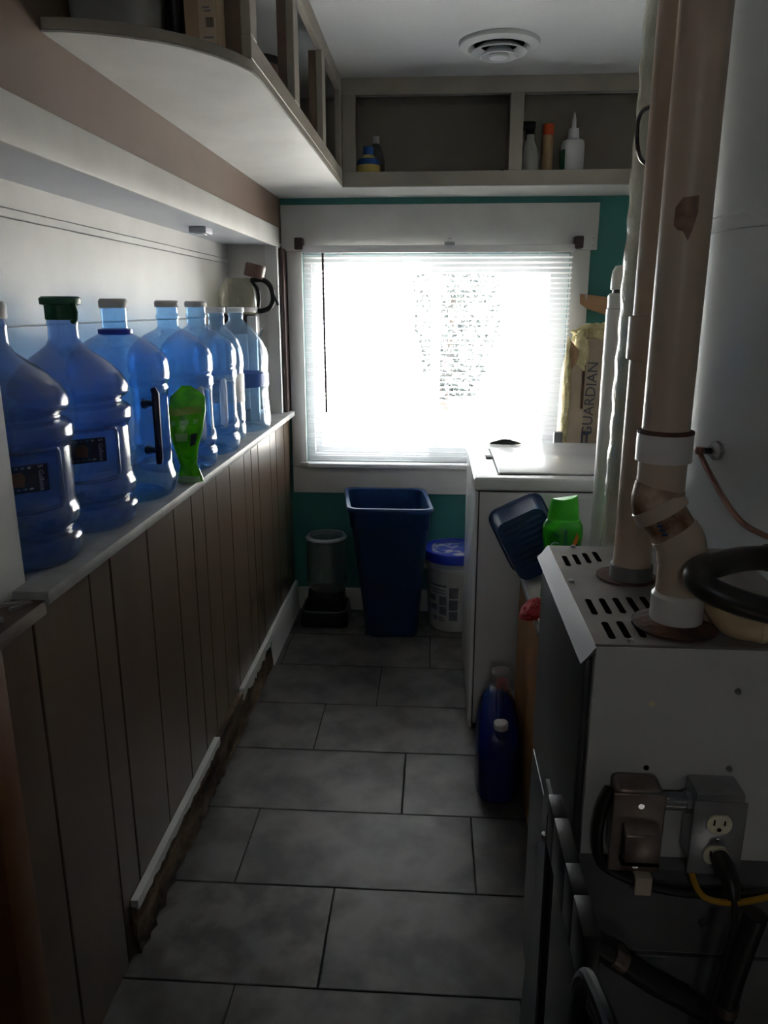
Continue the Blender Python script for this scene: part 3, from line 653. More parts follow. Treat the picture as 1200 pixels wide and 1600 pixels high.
# 6
x, y = -0.775, 2.765
t = bottle('slim pale blue water bottle with crumpled paper label', x, y, PD, 'bottle_shell_pale')
cap(t, x, y, [(.029, .450), (.033, .453), (.033, .468), (.030, .472)], 'cap_white')
lw = MB(); 
lw.loft([[(x + (.0885 + .0012 * math.sin(5 * a + z * 60)) * math.cos(a), y + (.0885 + .0012 * math.sin(5 * a + z * 60)) * math.sin(a), LZ + z) for z in (.14, .17, .20, .24)] for a in [R(-130 + 150 * k / 20) for k in range(21)]], False, False)
lw.f = [q for q in lw.f if len(set((i % 4) for i in q)) == 2 and not {0, 3} == set(i % 4 for i in q)]
o_ = obj('label', lw, 'label_white', t)
# 7
x, y = -0.768, 3.015
t = bottle('clear pale water bottle with navy wrap label, last on the ledge', x, y, PE, 'bottle_shell_pale', lambda r, z, a: r * (1 + .012 * math.sin(8 * a)) if .02 < z < .32 else r)
cap(t, x, y, [(.029, .450), (.033, .453), (.033, .466), (.030, .470)], 'cap_white')
cap2 = obj('wrap_label', MB().lathe([(.1165, .172), (.1168, .19), (.1164, .222)], (x, y, LZ), 40, lambda r, z, a: r * (1 + .010 * math.sin(8 * a))), 'bottle_blue', t)

# green stand-up pouch
px_, py_ = -0.668, 2.055
t = thing('snack_pouch', 'bright green stand-up pouch standing crooked between the bottles', 'pouch', (px_, py_, LZ))
rg = []
for k, (z, w, d, ox) in enumerate([(0, .034, .016, .006), (.012, .032, .016, .006), (.05, .021, .010, .006), (.10, .031, .018, .003), (.15, .043, .022, .004), (.20, .047, .018, .008), (.235, .044, .008, .010), (.248, .030, .003, .008), (.262, .012, .002, .004)]):
    ring = []
    for j in range(24):
        a = 2 * PI * j / 24; cx = math.copysign(abs(math.cos(a)) ** .7, math.cos(a)); sy = math.copysign(abs(math.sin(a)) ** .9, math.sin(a))
        ring.append(Vector((px_ - .01 + ox + w * cx, py_ + d * sy - .010 * math.sin(z * 18) + .3 * (px_ - .01 + w * cx - px_), LZ + z + .003 * math.sin(3 * a + k))))
    rg.append(ring)
for p in rg[0]: p.z = LZ
bo = obj('bag', MB().loft(rg), 'pouch_green', t, ang=80)
def pp_(u, z, e=.0015):   # point on the pouch front
    k = max(i for i in range(len(rg) - 1) if rg[i][0].z <= LZ + z + .004); f = min(1, max(0, (z - (rg[k][0].z - LZ)) / max(.001, rg[k+1][0].z - rg[k][0].z)))
    j = u * 8 + 14; i0 = int(j); g = j - i0
    p = rg[k][i0 % 24].lerp(rg[k][(i0 + 1) % 24], g).lerp(rg[k+1][i0 % 24].lerp(rg[k+1][(i0 + 1) % 24], g), f)
    return p + Vector((0, -e, 0))
def patch(u0, u1, z0, z1, mat, nm, nu=8, nz=3):
    mb = MB(); g = [[pp_(u0 + (u1 - u0) * i / nu, z0 + (z1 - z0) * j / nz) for i in range(nu + 1)] for j in range(nz + 1)]
    for j in range(nz):
        for i in range(nu): mb.add([g[j][i], g[j][i+1], g[j+1][i+1], g[j+1][i]], [(0, 1, 2, 3)])
    obj(nm, mb, mat, t)
patch(.0, 1.0, .002, .022, 'pouch_foot', 'silver_foot')
patch(.05, .95, .185, .205, 'pouch_band', 'printed_band')
for u in (.14, .42, .70): patch(u, u + .16, .160, .172, 'pouch_pale', 'printed_icon', 3, 1)
patch(.28, .58, .120, .140, 'pouch_pale', 'printed_panel', 3, 1)
patch(.66, .92, .105, .135, 'label_navy', 'printed_table', 3, 1)

# coffee maker and carafe at the end of the ledge
cx, cy = -0.825, 3.30
t = thing('coffee_maker', 'black and steel coffee maker behind the last water bottles', 'coffee maker', (cx, cy, LZ))
obj('base_plate', MB().lathe([(0, 0), (.085, 0), (.088, .006), (.088, .045), (.08, .05), (0, .05)], (cx, cy, LZ), 32), 'black_plastic', t)
obj('steel_body', MB().lathe([(0, .05), (.066, .05), (.070, .36), (.071, .362), (0, .362)], (cx + .005, cy, LZ), 32), 'galv', t)
obj('brew_head', MB().lathe([(0, .362), (.078, .362), (.083, .37), (.083, .435), (.079, .442), (0, .442)], (cx, cy, LZ), 32), 'dark_brown', t)
obj('steel_column', B(cx + .052, cx + .092, cy - .09, cy - .065, LZ, LZ + .435), 'galv', t, bevel=.006)
obj('lever', MB().tube([(cx + .08, cy - .085, LZ + .335), (cx + .105, cy - .09, LZ + .36), (cx + .118, cy - .09, LZ + .385)], .003, 6), 'chrome', t)
t = thing('coffee_carafe', 'glass coffee carafe with tilted brown lid and black handle', 'carafe', (cx, cy, LZ + .442))
z0 = LZ + .442
obj('glass', MB().lathe([(0, .003), (.070, 0), (.079, .012), (.083, .05), (.080, .09), (.066, .122), (.05, .138), (.047, .145)], (cx, cy, z0), 40), 'carafe_glass', t)
obj('band', MB().lathe([(.080, .008), (.0835, .02), (.0845, .028)], (cx, cy, z0), 40), 'label_white', t)
lid = MB().lathe([(0, 0), (.040, 0), (.043, .006), (.043, .048), (.040, .054), (0, .054)], (0, 0, 0), 32)
lid.xf(Matrix.Translation((cx + .068, cy, z0 + .148)) @ Matrix.Rotation(R(14), 4, 'Y'))
obj('lid', lid, 'brown_plastic', t)
hx = cx + .075
obj('handle', MB().tube(smooth_path([(hx - .02, cy, z0 + .135), (hx + .03, cy, z0 + .138), (hx + .062, cy, z0 + .112), (hx + .072, cy, z0 + .065), (hx + .058, cy, z0 + .028), (hx + .02, cy, z0 + .012), (hx + .004, cy, z0 + .018)], 5), .0105, 10), 'black_plastic', t)
obj('handle_inner', MB().tube(smooth_path([(hx - .012, cy, z0 + .128), (hx + .008, cy, z0 + .10), (hx + .013, cy, z0 + .06), (hx + .006, cy, z0 + .02)], 5), .008, 8), 'black_plastic', t)
obj('thumb_lever', MB().tube([(hx + .045, cy, z0 + .132), (hx + .075, cy, z0 + .085), (hx + .092, cy, z0 + .036)], [.006, .005, .006], 8), 'black_plastic', t)
sk = thing('soffit_puck', 'small grey plastic box fixed under the ledge soffit', 'sensor', (-0.80, 2.72, 1.733))
obj('body', B(-.835, -.775, 2.70, 2.78, 1.712, 1.733), 'soffit_grey', sk, bevel=.003); obj('lens', B(-.82, -.79, 2.72, 2.76, 1.7095, 1.7125), 'cap_white', sk)
# debris on the bare sill
for i, (dx, dy, w, a, lab) in enumerate(((-.70, 1.165, .020, 20, 'pale wood splinter lying on the bare sill against the post'), (-.693, 1.105, .013, -30, 'short grey chip on the bare sill, nearest the camera'), (-.683, 1.155, .012, 60, 'flat grey scrap on the bare sill near the ledge end'))):
    mb = MB().box(-w * 1.5, w * 1.5, -w * .35, w * .35, 0, .004).xf(Matrix.Translation((dx, dy, .986)) @ Matrix.Rotation(R(a), 4, 'Z'))
    mb.v[4] += Vector((.002, .001, .002)); mb.v[6] -= Vector((.004, .001, -.001))
    tag(obj('wood_chip', mb, 'debris', org=(dx, dy, .986)), lab, 'debris', 'scraps on the bare sill')

# ------------------------------------------------------------------ bin, feeder, bucket
t = thing('trash_bin', 'tall blue open trash bin under the window', 'bin', (-0.185, 3.34, 0))
def quad_ring(c, r, z, n=5):
    """rounded quad from four corners (counter-clockwise)"""
    pts = []; k = len(c)
    for i in range(k):
        p = Vector((*c[i], z)); a = Vector((*c[i-1], z)); b = Vector((*c[(i+1) % k], z))
        pa = p + (a - p).normalized() * r; pb_ = p + (b - p).normalized() * r
        for j in range(n + 1):
            s_ = j / n; pts.append(pa*(1-s_)**2 + p*2*s_*(1-s_) + pb_*s_**2)
    return pts
b0 = [(-.290, 3.255), (-.058, 3.262), (-.075, 3.50), (-.315, 3.49)]
b1 = [(-.343, 3.090), (.000, 3.092), (-.045, 3.475), (-.400, 3.470)]
mix = lambda f: [tuple(a + (b - a) * f for a, b in zip(p, q)) for p, q in zip(b0, b1)]
grow = lambda c, e: [(p[0] + (e if i in (1, 2) else -e), p[1] + (e if i in (2, 3) else -e)) for i, p in enumerate(c)]
H = 0.655
mb = MB().loft([quad_ring(grow(b0, -.01), .03, 0), quad_ring(b0, .035, .012), quad_ring(mix(.84), .04, H * .845), quad_ring(grow(mix(.86), .006), .04, H * .86), quad_ring(b1, .045, H), quad_ring(grow(b1, -.006), .042, H), quad_ring(grow(mix(.3), -.008), .035, H * .3), quad_ring(grow(b0, -.008), .035, .02)])
obj('body', mb, 'trash_blue', t, ang=50)
obj('rim', MB().loft([quad_ring(grow(b1, e), .048, z) for e, z in ((.001, H - .018), (.011, H - .016), (.013, H - .004), (.009, H + .003), (-.003, H + .003), (-.007, H - .002))], False, False), 'trash_blue', t)

t = thing('pet_feeder', 'clear gravity pet feeder on a black tray in the corner', 'pet feeder', (-0.505, 3.46, 0))
obj('tray', MB().loft([rrect(-.618, -.392, 3.352, 3.570, .04, 0), rrect(-.622, -.388, 3.348, 3.572, .045, .02), rrect(-.612, -.398, 3.358, 3.570, .05, .075), rrect(-.602, -.408, 3.368, 3.566, .045, .075), rrect(-.598, -.412, 3.375, 3.562, .045, .03)]), 'black_plastic', t)
obj('tray_rim', MB().tube(rrect(-.610, -.400, 3.360, 3.568, .05, .076, 6) + [rrect(-.610, -.400, 3.360, 3.568, .05, .076, 6)[0]], .005, 8, False), 'rubber_grey', t)
obj('hopper_seat', MB().loft([rrect(-.600, -.410, 3.43, 3.566, .03, .03), rrect(-.592, -.418, 3.44, 3.562, .04, .145)], True, True), 'black_plastic', t)
fc = (-0.500, 3.484, 0)
obj('jar', MB().lathe([(0, .10), (.045, .10), (.05, .13), (.075, .15), (.092, .175), (.096, .20), (.096, .36), (.093, .385), (.086, .398), (.088, .404), (.095, .412), (.092, .420), (.07, .422), (0, .412)], fc, 40), 'feeder_clear', t)
obj('ring', MB().lathe([(.085, .402), (.0975, .408), (.0985, .416), (.090, .424), (.080, .422)], fc, 40), 'grip_pale', t)

t = thing('paint_bucket', 'white printed bucket with bright blue lid beside the washer', 'bucket', (0.108, 3.45, 0))
bc_ = (0.108, 3.45, 0)
bk = lambda z: .113 + .022 * z / .36
obj('body', MB().lathe([(0, .004), (bk(0) - .006, 0), (bk(0), .008), (bk(.30), .30), (bk(.30) + .006, .303), (bk(.30) + .006, .31), (bk(.31), .314), (bk(.35), .35), (0, .35)], bc_, 48), 'bucket_white', t)
ld = obj('lid', MB().lathe([(.138, .338), (.146, .340), (.147, .372), (.143, .384), (.136, .386), (.130, .378), (0, .378)], bc_, 48), 'lid_blue', t)
obj('paint_skin', MB().lathe([(0, .3795), (.118, .3790), (.119, .378)], bc_, 40, lambda r, z, a: r * (1 - .12 * abs(math.sin(2.5 * a)) * (r > .05))), 'dried_paint', ld)
obj('ear', MB().cyl((bc_[0] - .128, bc_[1] - .03, .30), (bc_[0] - .142, bc_[1] - .033, .30), .014, n=12), 'bucket_white', t)
def on_bucket(a, z, e=.0006):
    r = bk(z) + e; return (bc_[0] + r * math.cos(a), bc_[1] + r * math.sin(a), z)
def bpatch(a0, a1, z0, z1, mat, nm):
    mb = MB(); n = max(2, int(abs(a1 - a0) / .12))
    for i in range(n):
        p, q = a0 + (a1 - a0) * i / n, a0 + (a1 - a0) * (i + 1) / n
        mb.add([on_bucket(p, z0), on_bucket(q, z0), on_bucket(q, z1), on_bucket(p, z1)], [(0, 1, 2, 3)])
    return obj(nm, mb, mat, t)
for a0, a1, z0, z1 in ((-2.62, -1.85, .225, .235), (-2.6, -1.9, .205, .212), (-2.6, -1.85, .192, .197), (-2.62, -2.32, .150, .178), (-2.15, -1.85, .135, .178), (-2.6, -2.25, .105, .132), (-2.15, -1.85, .085, .128), (-2.45, -2.28, .052, .076), (-2.2, -1.98, .066, .073), (-2.2, -1.93, .054, .060), (-1.75, -1.42, .172, .226), (-1.75, -1.42, .112, .165), (-1.75, -1.42, .060, .106)):
    bpatch(a0, a1, z0, z1, 'print_grey', 'printed_block')

# ------------------------------------------------------------------ washer
t = thing('washing_machine', 'white top-loading washing machine on the right below the window', 'washer', (0.47, 2.82, 0))
obj('cabinet', B(.152, .80, 2.478, 3.170, .03, .882), 'washer_white', t, bevel=.006)
fp = MB(); pr = [(.152, 2.480), (.146, 2.484), (.141, 2.50), (.141, 3.148), (.146, 3.164), (.152, 3.168)]
fp.prism(pr, 'z', .012, .880)
obj('front_panel', fp, 'washer_white', t, ang=60)
obj('panel_seam', B(.1525, .157, 2.4772, 2.4782, .03, .882), 'washer_seam', t)
obj('plinth', B(.19, .78, 2.50, 3.15, 0, .03), 'washer_seam', t)
obj('top_gap', B(.150, .795, 2.481, 3.166, .882, .887), 'washer_seam', t)
obj('top_panel', B(.137, .80, 2.470, 3.177, .887, .931), 'washer_white', t, bevel=.008, seg=3)
ldw = obj('lid', B(.222, .665, 2.528, 3.000, .9315, .939), 'washer_white', t, bevel=.003)
obj('lid_gap', B(.217, .668, 2.523, 3.005, .9305, .9325), 'washer_seam', t)
obj('lid_catch', B(.195, .222, 2.80, 2.85, .9305, .937), 'rubber_grey', ldw, bevel=.002)
cn = obj('control_console', MB().prism([(.68, .931), (.80, .931), (.80, 1.07), (.76, 1.075), (.70, .96)], 'y', 2.475, 3.172), 'washer_white', t, bevel=.004)
for i, yy in enumerate((2.6, 2.75, 2.9)): obj('knob', MB().cyl((.727, yy, 1.012), (.706, yy, 1.024), .022, .020, 20), 'cap_grey', cn)
mb = MB().lathe([(0, 0), (.05, 0), (.042, .008), (.02, .016), (.008, .02), (0, .02)], (.295, 3.125, .9312), 14, lambda r, z, a: r * (1 + .35 * math.cos(2 * a) + .15 * math.sin(3 * a)))
mb.v = [Vector((p.x, 3.125 + (p.y - 3.125) * .5, p.z)) for p in mb.v]
tag(obj('black_sock', mb, 'black_rubber', org=(.295, 3.125, .931)), 'small crumpled black cloth on the back edge of the washer', 'cloth')

# ------------------------------------------------------------------ insulation bag and grey carton behind washer
t = thing('insulation_bag', 'torn kraft bag of yellow insulation standing behind the washer', 'insulation', (.70, 3.38, 0))
rg = []
for z, x0, x1 in ((0, .545, .86), (.4, .54, .87), (.92, .542, .87), (1.05, .548, .875), (1.2, .556, .88), (1.30, .566, .88), (1.345, .60, .875)):
    ring = rrect(x0, x1, 3.27, 3.46, .03, z, 4)
    for p in ring: p.x += .006 * math.sin(p.z * 31 + p.y * 40); p.y += .006 * math.sin(p.z * 23 + p.x * 37)
    if z == 0:
        for p in ring: p.z = 0
    rg.append(ring)
obj('bag', MB().loft(rg), 'kraft', t, ang=70)
def lumpy(c, s, n=14, m=10, amp=.22, sd=0):
    rnd = random.Random(sd); mb = MB(); rings = []
    for i in range(m + 1):
        th = PI * i / m; ring = []
        for j in range(n):
            a = 2 * PI * j / n; k = 1 + amp * (rnd.random() - .5) * (0 < i < m)
            ring.append((c[0] + s[0] * k * math.sin(th) * math.cos(a), c[1] + s[1] * k * math.sin(th) * math.sin(a), c[2] + s[2] * k * math.cos(th)))
        rings.append(ring)
    return mb.loft(rings, False, False)
obj('wool_tuft', lumpy((.69, 3.35, 1.36), (.115, .08, .045), 22, 12, .4, 1), 'wool_yellow', t)
obj('wool_tuft', lumpy((.606, 3.28, 1.29), (.030, .03, .085), 16, 12, .5, 2), 'wool_yellow', t)
obj('wool_edge', lumpy((.552, 3.275, 1.10), (.016, .025, .22), 12, 24, .5, 3), 'wool_yellow', t)
obj('torn_flap', MB().add([(.555, 3.262, 1.34), (.59, 3.255, 1.30), (.585, 3.258, 1.25), (.565, 3.262, 1.22), (.548, 3.264, 1.28)], [(0, 1, 2, 3, 4)]).add([(.555, 3.266, 1.34), (.59, 3.259, 1.30), (.585, 3.262, 1.25), (.565, 3.266, 1.22), (.548, 3.268, 1.28)], [(4, 3, 2, 1, 0)]), 'tape_tan', t)
obj('torn_slit', B(.612, .622, 3.259, 3.263, 1.06, 1.24), 'rust', t)
text('GUARDIAN', .060, 'print_slate', frame_mtx((.650, 3.2575, 1.10), (.035, 0, 1), (-1, 0, .035)), t, 'brand_lettering', .0005)
lg = MB().box(.622, .630, 3.2565, 3.2585, .915, .965).box(.630, .664, 3.2565, 3.2585, .956, .965).box(.642, .650, 3.2565, 3.2585, .915, .956)
obj('emblem', lg, 'print_slate', t)
sp = MB()
for i in range(3): sp.box(.690 + i * .008, .693 + i * .008, 3.2565, 3.2585, .95, 1.16 - .03 * i)
obj('small_print', sp, 'print_slate', t)
tag(obj('grey_carton', B(.505, .540, 3.22, 3.25, 0, .965), 'board_pale', org=(.522, 3.235, 0), bevel=.002), 'grey board standing upright behind the washer beside the insulation bag', 'board')

# ------------------------------------------------------------------ shelf unit and what stands on it
SZ = 0.62
t = thing('wooden_shelf_unit', 'narrow orange-brown wooden unit between washer and furnace', 'shelf', (.37, 1.98, 0))
obj('side_panel', B(.295, .312, 1.565, 2.42, 0, SZ - .018), 'shelf_wood', t, bevel=.0015, seg=1)
obj('side_panel', B(.428, .445, 1.565, 2.42, 0, SZ - .018), 'shelf_wood', t, bevel=.0015, seg=1)
obj('end_panel', B(.313, .427, 2.402, 2.42, 0, SZ - .018), 'shelf_wood', t); obj('end_panel', B(.313, .427, 1.565, 1.583, 0, SZ - .018), 'shelf_wood', t)
obj('top_board', B(.293, .447, 1.563, 2.422, SZ - .018, SZ), 'white_paint', t, bevel=.002)
pr = MB(); g = [[Vector((.300 + .13 * i / 6, 1.98 + .36 * j / 8, SZ + .004 + .006 * math.sin(i * 1.9 + j) * math.sin(j * 1.3))) for i in range(7)] for j in range(9)]
for j in range(8):
    for i in range(6): pr.add([g[j][i], g[j][i+1], g[j+1][i+1], g[j+1][i]], [(0, 1, 2, 3)])
pr.add([(p.x, p.y, SZ + .0005) for p in (g[0][0], g[0][-1], g[-1][-1], g[-1][0])], [(3, 2, 1, 0)])
tag(obj('paper_rag', pr, 'paper', org=(.36, 2.15, SZ)), 'crumpled cream paper lying on top of the wooden unit', 'paper')
# blue tub tilted against the washer
t = thing('blue_tub', 'dark blue ribbed plastic tub tipped against the side of the washer', 'tub', (.372, 2.345, SZ + .017), (0, R(-27), 0))
tl = MB(); a_, b_ = .0875, .105
def tr_(w, y, h, r): 
    return [Vector((p.x, y, p.y)) for p in rrect(-w, w, .03, .03 + h, r, 0)]
tl.loft([tr_(a_ * .9, -.035, .205, .03), tr_(a_, .05, .225, .035), tr_(a_ + .006, .052, .231, .035), tr_(a_ + .006, .060, .231, .035), tr_(a_ - .004, .060, .221, .03), tr_(a_ * .9 - .004, -.028, .20, .028)])
tb_ = obj('body', tl, 'tub_blue', t, local=True)
rb = MB()
for i in range(8): rb.box(-a_ * .72, a_ * .72, -.040, -.033, .065 + i * .020, .073 + i * .020)
obj('ribs', rb, 'tub_blue', t, local=True, bevel=.002)
# green bottle with swirl cap
gx, gy_ = .383, 2.19
t = thing('green_detergent_bottle', 'clear green bottle with bright green swirl cap behind the furnace', 'bottle', (gx, gy_, SZ))
ov = lambda k: (lambda r, z, a: r * math.sqrt(1 / ((math.cos(a)) ** 2 + (math.sin(a) / k) ** 2)))
obj('body', MB().lathe([(0, 0), (.050, 0), (.055, .01), (.052, .08), (.048, .13), (.054, .17), (.059, .21), (.058, .235), (.048, .252), (.036, .26), (.032, .262)], (gx, gy_, SZ), 40, ov(.72)), 'green_gel', t)
obj('liquid', MB().lathe([(0, .004), (.048, .006), (.052, .012), (.049, .08), (.045, .13), (.051, .17), (.0565, .21), (.056, .228), (0, .228)], (gx, gy_, SZ), 40, ov(.70)), 'lime', t)
capm = MB(); rings = []
for i in range(13):
    f = i / 12; r = .045 - .008 * f * f + (.002 if i == 0 else 0); z = .252 + .062 * f
    ring = []
    for j in range(32):
        a = 2 * PI * j / 32; zz = z
        if f > .5: zz += (f - .5) * .022 * math.sin(a * 1 + 2.6) + (.012 * (f - .5) * math.cos(2 * a))
        ring.append((gx + r * math.cos(a), gy_ + r * .85 * math.sin(a), SZ + zz))
    rings.append(ring)
obj('swirl_cap', capm.loft(rings), 'lime', t, ang=60)
def gb(u, z, e=.0012):
    r = .0585 + e; a = R(-90) + u; k = .72
    rr_ = r * math.sqrt(1 / (math.cos(a) ** 2 + (math.sin(a) / k) ** 2)); return Vector((gx + rr_ * math.cos(a), gy_ + rr_ * math.sin(a), SZ + z))
def gpatch(pts, mat, nm):
    mb = MB(); mb.add([gb(u, z) for u, z in pts], [tuple(range(len(pts)))]); obj(nm, mb, mat, t)
gpatch([(-.03, .14), (.16, .14), (.16, .232), (-.03, .232)], 'leaf_dark_green', 'label_stripe')
gpatch([(.42, .12), (.62, .13), (.92, .205), (.84, .222), (.62, .20), (.46, .165)], 'orange', 'label_swirl')
gpatch([(.54, .12), (.72, .13), (.90, .190), (.80, .188), (.64, .16)], 'handle_navy', 'label_swirl_dark')
gpatch([(-.70, .213), (-.36, .205), (-.36, .214), (-.70, .223)], 'leaf_dark_green', 'label_line')
text('G', .042, 'print_pale', frame_mtx(gb(-.58, .178, .003), (gb(-.45, .13) - gb(-.65, .13)), (0, 0, 1)), t)
# red cloth and small carton at the unit's near end
mb = lumpy((.300, 2.06, SZ + .022), (.042, .050, .024), 18, 12, .35, 5)
mb.v = [Vector((p.x, p.y, max(p.z, SZ) if p.x > .290 else p.z - (.290 - p.x) * .5)) for p in mb.v]
tag(obj('red_rag', mb, 'red_cloth', org=(.30, 2.06, SZ)), 'crumpled red rag on the edge of the wooden unit', 'rag')
t = thing('small_carton', 'small tan carton on the wooden unit beside the furnace', 'carton', (.33, 1.91, SZ))
obj('body', B(.294, .37, 1.87, 1.95, SZ, SZ + .035), 'carton', t, bevel=.0015, seg=1); obj('flap', B(.290, .374, 1.866, 1.954, SZ + .035, SZ + .0375), 'carton_label', t)
# blue jug on the floor
jx, jy = .217, 2.16
t = thing('detergent_jug', 'dark blue detergent jug with white cap on the floor before the washer', 'jug', (jx, jy, 0))
rg = []
for z, w, d, oy in ((0, .060, .098, 0), (.012, .066, .105, 0), (.12, .067, .105, 0), (.19, .066, .102, .0), (.235, .062, .088, .012), (.27, .054, .068, .025), (.295, .042, .050, .034), (.31, .030, .036, .040), (.318, .024, .028, .042)):
    rg.append([Vector((jx + w * math.copysign(abs(math.cos(a)) ** .6, math.cos(a)), jy + oy + d * math.copysign(abs(math.sin(a)) ** .6, math.sin(a)), z)) for a in [2 * PI * j / 32 for j in range(32)]])
obj('body', MB().loft(rg), 'jug_blue', t, ang=60)
obj('vent_cap', MB().lathe([(0, 0), (.021, 0), (.022, .004), (.022, .020), (.019, .024), (0, .024)], (jx + .002, jy - .066, .238), 24), 'cap_white', t)
obj('vent_neck', MB().lathe([(.024, -.03), (.022, .002)], (jx + .002, jy - .066, .238), 24), 'jug_blue', t)
ms = obj('measuring_cap', MB().lathe([(.030, 0), (.036, .004), (.038, .05), (.035, .062), (.02, .066), (0, .064)], (jx + .012, jy + .042, .314), 28), 'clear_plastic', t)
obj('spout', MB().lathe([(0.020, 0), (.018, .03), (.010, .034), (0, .034)], (jx + .012, jy + .042, .314), 16), 'red_cloth', ms)
obj('handle', MB().tube(smooth_path([(jx - .002, jy - .04, .262), (jx, jy - .01, .305), (jx + .004, jy + .02, .318)], 4), .012, 10), 'jug_blue', t)

# ------------------------------------------------------------------ furnace
FX0, FX1, FY0, FY1, FT = .238, .600, 1.040, 1.517, 1.0
t = thing('furnace', 'grey sheet-metal furnace cabinet with slotted top on the right', 'furnace', (.37, 1.28, 0))
obj('casing', B(FX0 + .004, FX1, FY0 + .016, FY1, .02, FT - .004), 'furnace_grey', t)
obj('side_panel', B(FX0 + .002, FX1 - .002, FY0, FY0 + .016, .645, FT - .004), 'furnace_grey', t, bevel=.001, seg=1)
obj('side_panel', B(FX0 + .002, FX1 - .002, FY0 + .009, FY0 + .016, .458, .643), 'furnace_shaded', t, bevel=.001, seg=1)  # darker grey on the lower panels paints in the light's falloff lower down
obj('side_panel', B(FX0 + .002, FX1 - .002, FY0 + .006, FY0 + .016, .02, .452), 'furnace_shaded', t, bevel=.001, seg=1)
obj('upper_door', B(FX0 - .010, FX0 + .004, FY0 + .012, FY1 - .004, .545, FT - .03), 'furnace_door', t, bevel=.006)
obj('lower_door', B(FX0 - .010, FX0 + .004, FY0 + .012, FY1 - .004, .03, .538), 'furnace_door', t, bevel=.006)
# top plate; black insets stand in for the shade inside its slots
slots = [(.254, 1.388, 4, .0212, .0095, .060, .006), (.256, 1.152, 5, .0232, .0098, .066, .010), (.263, 1.060, 3, .0235, .0102, .062, .006)]
holes = []
for x0, y0, k, stp, w, l_, sk_ in slots:
    for i in range(k): holes.append((x0 + i * stp, x0 + i * stp + w, y0 + (i * .010 if k == 4 else i * .004), y0 + (i * .010 if k == 4 else i * .004) + l_))
obj('top_plate', B(FX0, FX1, FY0, FY1, FT - .004, FT), 'galv_top', t, bevel=.001, seg=1)
for h in holes:
    pts = rrect(h[0], h[1], h[2], h[3], .005, FT + .0007, 3)
    obj('slot', MB().loft([[p - Vector((0, 0, .003)) for p in pts], pts]), 'vent_dark', t)
dl = obj('drip_edge', MB().prism([(FX0, FT), (FX0 - .003, FT - .003), (FX0 - .012, FT - .016), (FX0 - .021, FT - .026), (FX0 - .0195, FT - .0275), (FX0 - .010, FT - .018), (FX0, FT - .006)], 'y', FY0 - .012, FY1), 'drip_metal', t)
for (sx, sy) in ((.248, 1.30), (.292, 1.052), (.287, 1.508)):
    obj('screw', MB().lathe([(0, .005), (.004, .004), (.006, .0)], (sx, sy, FT), 10), 'steel_plate', t)
for (sx, sz) in ((.447, .932), (.449, .805), (.442, .520), (.437, .395)):
    obj('screw', MB().cyl((sx, FY0 + .008, sz), (sx, FY0 - .004, sz), .0065, .004, 12), 'steel_plate', t)
obj('hole_plug', MB().cyl((.327, FY0, .908), (.327, FY0 - .0015, .908), .0045, n=12), 'ivory', t)
obj('screw_hole', MB().cyl((.328, FY0, .801), (.328, FY0 - .001, .801), .0042, n=12), 'vent_dark', t)
obj('vent_collar', MB().lathe([(.034, .0), (.062, .0), (.064, .003), (.056, .005), (.048, .010), (.034, .012)], (.374, 1.118, FT), 40), 'rust', t)
obj('vent_collar', MB().lathe([(.030, .0), (.053, .0), (.053, .0025), (.030, .003)], (.352, 1.335, FT), 40), 'rust', t)

def pipe_on(name, mat, parent, prof, c, n=32): return obj(name, MB().lathe(prof, c, n), mat, parent)
# intake pipe (farther)
ix, iy = .358, 1.328
t = thing('intake_pipe', 'beige plastic vent pipe with grey rubber foot standing on furnace top', 'pipe', (ix, iy, FT))
obj('pipe', MB().cyl((ix, iy, FT + .003), (ix, iy, ZC), .0325, n=40), 'pvc', t)
pipe_on('rubber_foot', 'rubber_grey', t, [(.034, .003), (.037, .003), (.037, .026), (.034, .028)], (ix, iy, FT))
pipe_on('coupling', 'pvc', t, [(.033, .385), (.0385, .387), (.0385, .455), (.033, .457)], (ix, iy, FT))
# exhaust pipe (nearer): base coupling, two 45-degree elbows, long riser
ex, ey = .374, 1.118
t = thing('exhaust_pipe', 'thick beige plastic exhaust pipe with stained elbows rising from furnace', 'pipe', (ex, ey, FT))
ux, uy = .337, 1.132
obj('base_coupling', MB().lathe([(.030, .006), (.038, .006), (.0385, .010), (.0385, .050), (.0355, .054), (.033, .056)], (ex, ey, FT), 40), 'pvc_white', t)
obj('lower_stub', MB().cyl((ex, ey, FT + .01), (ex, ey, FT + .115), .0335, n=40), 'pvc', t)
e1, e2, e3, e4 = Vector((ex, ey, FT + .105)), Vector((ex - .004, ey, FT + .130)), Vector((ux - .004, uy, FT + .19)), Vector((ux, uy, FT + .215))
obj('lower_elbow', MB().tube(smooth_path([e1, e2, e2.lerp(e3, .28)], 4), .0362, 32), 'pvc', t)
obj('offset_stub', MB().cyl(e2, e3, .0335, n=32), 'pvc_rusty', t)
obj('upper_elbow', MB().tube(smooth_path([e2.lerp(e3, .80), e3, e4], 4), .0365, 32), 'pvc_rusty', t)
obj('elbow_hub', MB().tube([e2.lerp(e3, .70), e2.lerp(e3, .98)], .0400, 32), 'pvc', t)
obj('mid_stub', MB().cyl((ux, uy, FT + .21), (ux, uy, FT + .26), .0345, n=40), 'pvc', t)
obj('upper_coupling', MB().lathe([(.034, .252), (.0395, .253), (.0395, .293), (.0385, .296), (.034, .297)], (ux, uy, FT), 40), 'pvc_white', t)
obj('coupling_stain', MB().lathe([(.0392, .293), (.0400, .294), (.0396, .2975), (.0335, .299)], (ux, uy, FT), 40), 'rust', t)
